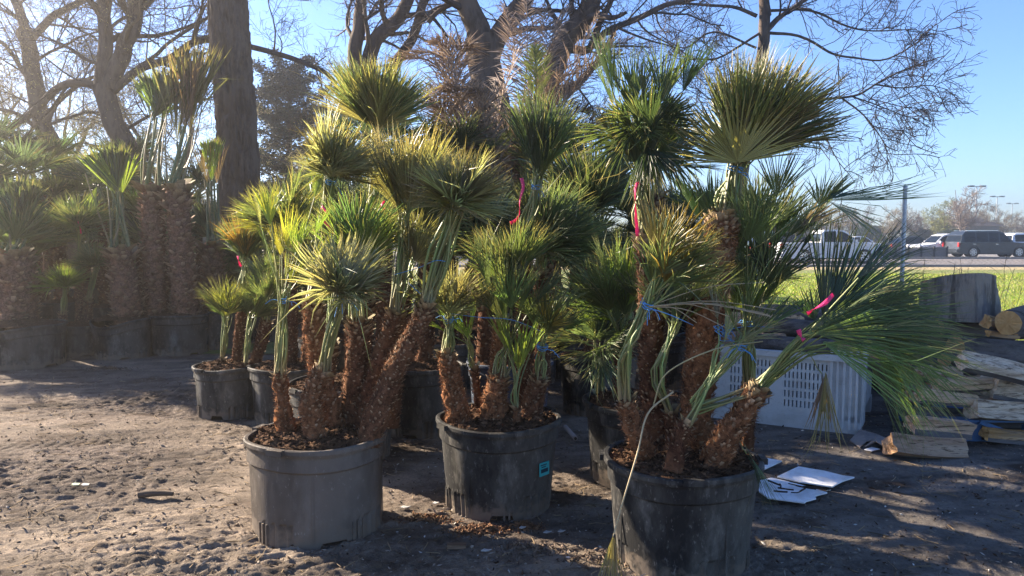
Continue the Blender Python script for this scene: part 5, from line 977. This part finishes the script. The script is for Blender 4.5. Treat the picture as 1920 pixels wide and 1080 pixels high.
# heap behind the bin
for k_, (px, py, Y, r, L, lb) in enumerate(((1462, 588, 7.3, .09, .5, 'round log with a tan cut end behind the front right palm crown'), (1500, 600, 7.4, .11, .6, 'dark log beside the tan ended log behind the bin'), (1430, 620, 7.0, .12, .7, 'dark log low behind the white bin, left'), (1520, 625, 7.1, .12, .8, 'dark log low behind the white bin, middle'), (1600, 630, 7.2, .12, .8, 'dark log low behind the white bin, right'), (1660, 660, 7.0, .12, .8, 'dark log between the bin and the firewood stack'), (1480, 660, 7.2, .14, .9, 'thick dark log at the bottom behind the white bin'), (1600, 680, 7.2, .15, .9, 'thickest dark log at the bottom behind the bin, right'))):
    c = W(px, py, Y); logm(c, c + np.array([L * .8, L * .4, -.03]), r, 'bark', 70 + k_, label=lb, round_=True, group='logs piled behind the bin')
for k_, (px, Y, r) in enumerate(((1440, 7.3, .2), (1530, 7.4, .22), (1640, 7.3, .22), (1800, 6.7, .22), (1900, 6.7, .22))):
    c = GP(px, 444 + F * (CH - r) / Y * 1.0); c[2] = r; x, _ = pc(px, Y, 640); c = np.array([x, Y, r]); logm(c - [.4, 0, 0], c + [.4, .1, 0], r, 'bark', 90 + k_, label='large barked log on the ground ' + ['behind the bin, leftmost', 'behind the bin, middle', 'between bin and firewood stack', 'behind the firewood stack, left', 'behind the firewood stack, right'][k_], round_=True, group='large logs on the ground at the back')
# blue pallet under the stack
o = GP(1790, 862); root = empty('blue_pallet', o + [.3, .3, 0], 'worn blue wooden pallet under the right end of the firewood stack', 'pallet')
x0 = W(1790, 830, 5.2)[0]
for z, dz in ((.165, .018),):
    for k_ in range(5): mb = MB(); mb.box((x0 + .6, 5.34 + .17 * k_, z), (1.2, .11, dz)); mb.build('deck_board', M['blue'], root)
for k_ in range(3):
    for j in range(2): mb = MB(); mb.box((x0 + .19 + .5 * k_, 5.36 + .62 * j, .088), (.13, .12, .135)); mb.build('block', M['blue'], root)
for j in range(2): mb = MB(); mb.box((x0 + .6, 5.36 + .62 * j, .012), (1.2, .11, .018)); mb.build('bottom_board', M['blue'], root)
mb = MB(); mb.box((x0 + .42, 5.28, .09), (.42, .02, .03), R=np.array([[math.cos(.35), 0, math.sin(.35)], [0, 1, 0], [-math.sin(.35), 0, math.cos(.35)]])); mb.build('broken_slat', M['blue'], root)
# chain link fence
FY = 9.0; xp = pc(1692, FY, 500)[0]; root = empty('chain_link_fence', (xp, FY, 0), 'chain link fence with a tall galvanised post between the wood piles and the lawn', 'fence')
for k_, (dx, h) in enumerate(((0, 2.10), (-3.0, 1.75), (3.05, 1.75), (6.1, 1.75))):
    if k_ in (1, 2, 3): h = 1.42
    mb = MB(); mb.tube([(xp + dx, FY, -.1), (xp + dx, FY, h)], .025 if k_ == 0 else .018, 16); mb.tube([(xp + dx, FY, h), (xp + dx, FY, h + .02)], [.033, .012], 16); mb.build('post', M['steel'] if k_ == 0 else M['wire'], root)
mb = MB(); s_ = .07; x0_, x1_, h_ = xp - 3.4, xp + 7.5, 1.5; nzg = int(h_ / s_ * 2); Pl = []
for i_ in range(int((x1_ - x0_) / s_)):
    z = np.arange(nzg + 1) * s_ / 2; x = x0_ + i_ * s_ + (np.arange(nzg + 1) % 2) * s_ * 1.0; y = FY - .03 + .01 * np.sin(x * 3) + .002 * (np.arange(nzg + 1) % 2); x = x + .01 * np.sin(z * 9 + i_); Pl.append(np.stack([x, y, z + .03], -1))
Pl = np.stack(Pl); mb.tubes(Pl, np.full(Pl.shape[:2], .0016), 3); mb.build('mesh', M['wire'], root)
# dry weed stalks along the fence
mb = MB(); n = 70; x = rng.uniform(3.2, 7.2, n); h = rng.uniform(.4, 1.35, n); b = np.stack([x, FY - .15 + rng.normal(0, .1, n), 0 * x], -1); l = rng.normal(0, .25, (n, 3)); l[:, 2] = 1
PP = b[:, None] + np.linspace(0, 1, 8)[None, :, None] * (l * h[:, None])[:, None] + rng.normal(0, .012, (n, 8, 3)); r_ = np.full((n, 8), .0028); mb.tubes(PP, r_, 3, (.16, .12, .09)); P2_, r2_ = kids(PP, r_, 4, .1, .4, .3); mb.tubes(P2_, np.full(r2_.shape, .0018), 3, (.17, .13, .09))
mb.build('dry_weeds', M['twig'], kind='stuff')
# ------------------------------------------------------------------ road side and parking lot
M['tyre'] = mat('tyre', (.018, .018, .019), rough=.85); M['rim'] = mat('alloy_rim', (.55, .55, .57), rough=.3, metal=.8); M['glass'] = mat('car_glass', (.006, .008, .010), rough=.10, spec=.15)
M['redl'] = mat('tail_light', (.45, .02, .02), rough=.2); M['whitel'] = mat('head_light', (.7, .7, .72), rough=.15); M['trim'] = mat('black_trim', (.02, .02, .022), rough=.5); M['chrome'] = mat('chrome', (.6, .6, .62), rough=.2, metal=.9); M['plate'] = mat('plate', (.6, .6, .62))
def paint(n, c): return mat(n, c, rough=.32, spec=.4, coat=.15)
def car(name, base, paintm, L, Wd, Hh, kind, label, cat, wr=.37, flip=False, yaw=0.0):
    """kind: profile of belt and roof; x runs along the car from tail (0) to nose (L)"""
    root = empty(name, base, label, cat); f = -1 if flip else 1; cy, sy = math.cos(yaw), math.sin(yaw)
    def tf(p):
        p = np.asarray(p, float).copy(); p[..., 0] = (p[..., 0] - L / 2) * f; x, y = p[..., 0].copy(), p[..., 1].copy(); p[..., 0] = x * cy - y * sy; p[..., 1] = x * sy + y * cy; return p + np.asarray(base)
    ax0, ax1 = {'suv': (.20, .81), 'cross': (.19, .81), 'pickup': (.22, .82), 'sedan': (.2, .81)}[kind]; ax0 *= L; ax1 *= L; gnd = .26
    belt = {'suv': [(0, .62), (.01, .80), (.025, 1.10), (.72, 1.12), (.95, 1.02), (.985, .90), (1, .62)], 'cross': [(0, .58), (.02, .85), (.04, 1.02), (.70, 1.0), (.93, .88), (.985, .74), (1, .52)],
            'pickup': [(0, .62), (.002, .85), (.004, 1.16), (.40, 1.18), (.76, 1.15), (.97, 1.08), (.99, .95), (1, .6)], 'sedan': [(0, .52), (.01, .75), (.04, .92), (.70, .92), (.95, .76), (1, .50)]}[kind]
    roof = {'suv': [(.025, 1.09), (.055, 1.62), (.10, Hh - .03), (.30, Hh), (.52, Hh - .01), (.60, Hh - .10), (.735, 1.09)], 'cross': [(.05, 1.0), (.12, 1.42), (.18, Hh - .03), (.38, Hh), (.52, Hh - .03), (.60, Hh - .12), (.745, .98)],
            'pickup': [(.385, 1.16), (.40, 1.70), (.43, Hh - .02), (.55, Hh), (.61, Hh - .03), (.65, Hh - .14), (.775, 1.12)], 'sedan': [(.08, .90), (.24, 1.33), (.34, Hh - .01), (.50, Hh), (.56, Hh - .06), (.73, .90)]}[kind]
    top = [(x * L, z) for x, z in belt]; arch = lambda c: [(c + (wr + .05) * math.cos(q), gnd + .10 + (wr + .05) * math.sin(q)) for q in np.linspace(0, math.pi, 11)]
    bot = [(L, gnd + .06)] + [(ax1 + wr + .08, gnd)] + arch(ax1) + [(ax1 - wr - .08, gnd)] + [(ax0 + wr + .08, gnd)] + arch(ax0) + [(ax0 - wr - .08, gnd), (0, gnd + .06)]
    prof = np.array(top + bot); n = len(prof); mb = MB(); cx = np.array([L / 2, .75]); secs = [(-.5, .955), (-.47, 1.0), (.47, 1.0), (.5, .955)]
    R_ = [np.stack([cx[0] + (prof[:, 0] - cx[0]) * (1 if abs(w_) < .49 else .985), np.full(n, w_ * Wd), np.where(prof[:, 1] > .5, cx[1] + (prof[:, 1] - cx[1]) * s_, prof[:, 1])], -1) for w_, s_ in secs]
    V = tf(np.vstack(R_)); i = np.arange(n); 
    for j in range(3): mb.add(V, np.stack([i + j * n, (i + 1) % n + j * n, (i + 1) % n + (j + 1) * n, i + (j + 1) * n], -1), smooth=False)
    # sides as strips to keep the wheel arches open
    for j in (0, 3): mb.add(V, [list(i + j * n)])
    rf = np.array([(x * L, z) for x, z in roof]); m = len(rf); tw = (rf[:, 1] - rf[:, 1].min()) / (rf[:, 1].max() - rf[:, 1].min()); hw = Wd / 2 * (.955 - .17 * tw)
    G = tf(np.vstack([np.stack([rf[:, 0], -hw, rf[:, 1]], -1), np.stack([rf[:, 0], hw, rf[:, 1]], -1)])); k = np.arange(m)
    mb.add(G, np.stack([k[:-1], k[1:], k[1:] + m, k[:-1] + m], -1)); mb.add(G, [list(k), list(k[::-1] + m)])
    if kind == 'pickup': pass
    body = mb.build('body', paintm, root)
    # side windows follow the greenhouse
    x0, x1 = {'suv': (.07, .66), 'cross': (.14, .68), 'pickup': (.415, .70), 'sedan': (.19, .66)}[kind]; cuts = {'suv': (.235, .40, .545), 'cross': (.27, .44), 'pickup': (.55,), 'sedan': (.43,)}[kind]; ed = [x0] + list(cuts) + [x1]
    zr = lambda x: np.interp(x, [a for a, _ in roof], [b for _, b in roof]); z0 = roof[0][1]; zb = z0 + .04
    for sgn in (-1, 1):
        for a, b in zip(ed[:-1], ed[1:]):
            a += .008; b -= .008; q = []
            for x in np.linspace(a, b, 5): q.append((x, max(zb + .01, zr(x) - .09)))
            pts = [(a, zb)] + q + [(b, zb)]; P = np.array([(x * L, sgn * (Wd / 2 * (.955 - .17 * (z - z0) / (Hh - z0)) + .006), z) for x, z in pts]); mb = MB(); mb.add(tf(P), [list(range(len(P)))]); mb.build('window', M['glass'], root)
    for (a, b) in ((roof[-1], roof[-2]), (roof[0], roof[1])):
        P = []
        for t_ in (.08, .92):
            x = a[0] * (1 - t_) + b[0] * t_; z = a[1] * (1 - t_) + b[1] * t_; hw_ = Wd / 2 * (.955 - .17 * (z - z0) / (Hh - z0)) - .06; o_ = (.012 if a is roof[-1] else -.012)
            P += [(x * L + o_, -hw_, z + .012), (x * L + o_, hw_, z + .012)]
        mb = MB(); mb.add(tf(np.array(P)), [[0, 1, 3, 2]]); mb.build('windscreen' if a is roof[-1] else 'rear_window', M['glass'], root)
    for c in (ax0, ax1):
        for sgn in (-1, 1):
            cy_ = sgn * (Wd / 2 - .13); w = empty('wheel', tf([c, cy_, wr])); w.parent = root; w.location = w.location - root.location
            mb = MB(); a = np.arange(32) * 6.2832 / 32; pr = [(wr * .64, -.10), (wr * .95, -.115), (wr, -.08), (wr, .08), (wr * .95, .115), (wr * .64, .10)]
            V = tf(np.array([[(c + r_ * math.cos(q), cy_ + y_, wr + r_ * math.sin(q)) for q in a] for r_, y_ in pr])); i = np.arange(5)[:, None] * 32; q = np.arange(32)[None]; q2 = (q + 1) % 32; mb.add(V, np.stack([i + q, i + q2, i + 32 + q2, i + 32 + q], -1).reshape(-1, 4), smooth=True); mb.build('tyre', M['tyre'], w)
            mb = MB(); yo = cy_ + sgn * .085; ring = tf(np.array([[(c + r_ * math.cos(q), yo, wr + r_ * math.sin(q)) for q in a] for r_ in (wr * .66, wr * .56)])); mb.add(ring, np.stack([q[0], q2[0], q2[0] + 32, q[0] + 32], -1))
            for s_ in range(7):
                q_ = s_ * 6.2832 / 7; e = np.array([math.cos(q_), 0, math.sin(q_)]); p_ = np.array([-math.sin(q_), 0, math.cos(q_)]) * wr * .10; o_ = np.array([c, yo, wr]); mb.add(tf(np.array([o_ + p_, o_ - p_, o_ + e * wr * .6 - p_ * .8, o_ + e * wr * .6 + p_ * .8])), [[0, 1, 2, 3]])
            mb.build('rim', M['rim'], w); mb = MB(); mb.add(tf(np.array([(c + wr * .6 * math.cos(q_), yo - sgn * .04, wr + wr * .6 * math.sin(q_)) for q_ in a])), [list(range(32))]); mb.build('brake', M['trim'], w)
    bx = lambda nm, c, s_, m_: (lambda b_: (b_.box((0, 0, 0), s_), b_.V.__setitem__(0, tf(b_.V[0] + np.array(c))), b_.build(nm, m_, root)))(MB())
    hz = np.interp(.03, [a for a, _ in belt[:4]], [b for _, b in belt[:4]])
    for sgn in (-1, 1):
        bx('tail_light', (.015 if kind != 'cross' else .04, sgn * (Wd / 2 - .06), hz - .17), (.10, .14, .30), M['redl']); bx('headlight', (L * .975, sgn * (Wd / 2 - .12), .84 if kind != 'sedan' else .68), (.14, .26, .15), M['whitel'])
        bx('mirror', (L * (.67 if kind != 'pickup' else .72), sgn * (Wd / 2 + .09), z0 + .10), (.12, .20, .16), paintm)
        for q_ in (cuts[-1] - .04, cuts[0] - .03) if len(cuts) > 1 else (cuts[0] - .05,): bx('door_handle', (L * (q_ + .0), sgn * (Wd / 2 + .004), z0 - .12), (.20, .02, .03), M['chrome'])
    bx('bumper', (L * 1.0, 0, .45), (.10, Wd * .9, .20), M['trim']); bx('rear_bumper', (-.02, 0, .50), (.14, Wd * .92, .20), M['chrome'] if kind == 'pickup' else paintm); bx('sill', (L / 2, 0, .28), (ax1 - ax0 - .9, Wd + .03, .07), M['trim'])
    if kind in ('suv', 'cross'):
        for sgn in (-1, 1): bx('roof_rail', (L * .33, sgn * Wd * .36, Hh + .03), (L * .42, .04, .035), M['chrome'])
    if kind == 'pickup': bx('bed_liner', (L * .20, 0, 1.175), (L * .36, Wd * .82, .02), M['trim'])
    return root
X_ = lambda px, Y: pc(px, Y, 480)[0]
car('parked_suv', (X_(1851, 53.5), 53.5, .012), paint('dark_grey_paint', (.014, .019, .026)), 5.35, 2.0, 1.90, 'suv', 'large dark grey sport utility vehicle parked across the road, seen side on', 'car', .40)
car('parked_crossover', (X_(1768, 55.6), 55.6, .012), paint('white_paint', (.72, .73, .75)), 4.7, 1.85, 1.72, 'cross', 'white crossover car parked left of the dark grey sport utility vehicle', 'car', .37, flip=True)
car('pickup_truck', (X_(1547, 42.5), 42.5, .006), paint('silver_white_paint', (.60, .61, .62)), 5.7, 1.95, 1.90, 'pickup', 'white pickup truck driving on the road behind the palm leaves', 'pickup', .40)
car('parked_car', (X_(1941, 54.5), 54.5, .012), bpy.data.materials['white_paint'], 5.0, 1.9, 1.75, 'suv', 'white car cut by the right photo edge with a red tail light showing', 'car', .38)
car('parked_car', (X_(1712, 66), 66, .012), paint('black_paint', (.02, .022, .026)), 4.8, 1.85, 1.50, 'sedan', 'black car farther back in the lot beside the fence post', 'car', .34)
car('parked_car', (X_(1462, 47), 45.6, .006), paint('dark_green_paint', (.02, .045, .045)), 5.2, 1.9, 1.75, 'suv', 'dark teal vehicle just behind the tail of the white pickup', 'car', .38)
car('parked_car', (X_(1612, 78), 78, .012), bpy.data.materials['white_paint'], 4.6, 1.8, 1.55, 'sedan', 'white car farther back between the pickup and the fence post', 'car', .34)
car('parked_car', (X_(1895, 76), 76, .012), paint('red_paint', (.3, .03, .03)), 4.6, 1.8, 1.5, 'sedan', 'red car mostly hidden behind the dark grey sport utility vehicle', 'car', .34)
for k_ in range(7):
    px = 1618 + 24 * k_; x = X_(px, 51.5); root = empty('lot_barrier', (x, 51.5, 0.012), '', 'barrier', 'low grey barriers along the parking lot edge'); root["label"] = 'low grey barrier panel with a dark post, ' + ['leftmost, behind palm leaf tips', 'second from the left of the row', 'third from the left of the row', 'fourth, just left of the fence post', 'fifth, just right of the fence post', 'sixth, nearest the white crossover', 'last, behind the white crossover'][k_]
    mb = MB(); mb.box((x, 51.5, .38), (.86, .14, .70), (.3, .3, .3)); mb.build('panel', M['asphalt'], root); mb = MB(); mb.box((x + .44, 51.42, .43), (.10, .12, .84)); mb.build('post', M['trim'], root); mb = MB(); mb.box((x, 51.5, .762), (.86, .18, .05)); mb.build('cap', M['concrete'], root)
for (px, py, Y, lb) in ((1825, 350, 109, 'tallest light pole, nearest, above the dark grey car'), (1864, 369, 139, 'middle light pole of the three'), (1893, 382, 168, 'shortest looking light pole, rightmost of the three')):
    g = gz(Y, px); top = W(px, py, Y)[2]; root = empty('light_pole', (g[0], Y, 0), lb, 'light pole', 'light poles of the parking lot')
    mb = MB(); mb.tube([(g[0], Y, 0), (g[0], Y, top)], [.13, .08], 10); mb.build('pole', M['steel'], root); mb = MB(); mb.box((g[0], Y, top + .03), (1.9, .08, .08)); mb.build('arm', M['trim'], root)
    for s_ in (-1, 1): mb = MB(); mb.box((g[0] + s_ * .85, Y, top + .06), (.75, .5, .22)); mb.build('lamp_head', M['trim'], root)
g = gz(105, 1822); root = empty('park_building', (g[0], 105, 0), 'small brown roofed building behind the dark rail fence', 'building'); mb = MB(); mb.box((g[0], 105, 1.5), (4.6, 4, 3)); mb.build('wall', mat('tan_wall', (.22, .18, .15)), root)
mb = MB(); h0 = 3.0; x, y = g[0], 105; V = [(x - 2.8, y - 2.5, h0), (x + 2.8, y - 2.5, h0), (x + 2.8, y + 2.5, h0), (x - 2.8, y + 2.5, h0), (x - 1, y, h0 + 1.1), (x + 1, y, h0 + 1.1)]; mb.add(V, [[0, 1, 5, 4], [2, 3, 4, 5]]); mb.add(V, [[1, 2, 5], [3, 0, 4]]); mb.build('roof', mat('brown_roof', (.10, .075, .06)), root)
for k_ in range(3): mb = MB(); mb.box((x - 1.5 + 1.5 * k_, 102.98, 1.7), (.8, .06, 1.0)); mb.build('window', M['glass'], root)
root = empty('rail_fence', (X_(1800, 92), 92, 0), 'long dark metal rail fence along the far side of the parking lot', 'fence'); mb = MB(); xa, xb_ = X_(1560, 92), X_(2000, 92)
for z in (.4, 1.95): mb.box(((xa + xb_) / 2, 92, z), (xb_ - xa, .06, .07))
mb.build('rail', M['trim'], root); mb = MB(); xx = np.arange(xa, xb_, .16); P = np.stack([np.stack([xx, xx * 0 + 92.04, xx * 0 + .1], -1), np.stack([xx, xx * 0 + 92.04, xx * 0 + 2.05], -1)], 1); mb.tubes(P, np.full(P.shape[:2], .013), 4); mb.build('pickets', M['trim'], root)
mb = MB(); xx = np.arange(xa, xb_, 2.6); P = np.stack([np.stack([xx, xx * 0 + 92, xx * 0], -1), np.stack([xx, xx * 0 + 92, xx * 0 + 2.2], -1)], 1); mb.tubes(P, np.full(P.shape[:2], .05), 4); mb.build('posts', M['trim'], root)
# ------------------------------------------------------------------ thin haze box, added to imitate the lens flare veil at left
mb = MB(); mb.box((60, 95, 4.5), (420, 230, 13.5)); hz = bpy.data.materials.new('flare_haze'); hz.use_nodes = True; n_ = hz.node_tree
n_.nodes.remove(n_.nodes["Principled BSDF"]); pv = n_.nodes.new("ShaderNodeVolumePrincipled"); pv.inputs["Color"].default_value = (1, .95, .90, 1); pv.inputs["Density"].default_value = .0031; pv.inputs["Anisotropy"].default_value = .86
n_.links.new(pv.outputs[0], n_.nodes["Material Output"].inputs["Volume"]); mb.build('flare_haze', hz, kind='stuff')
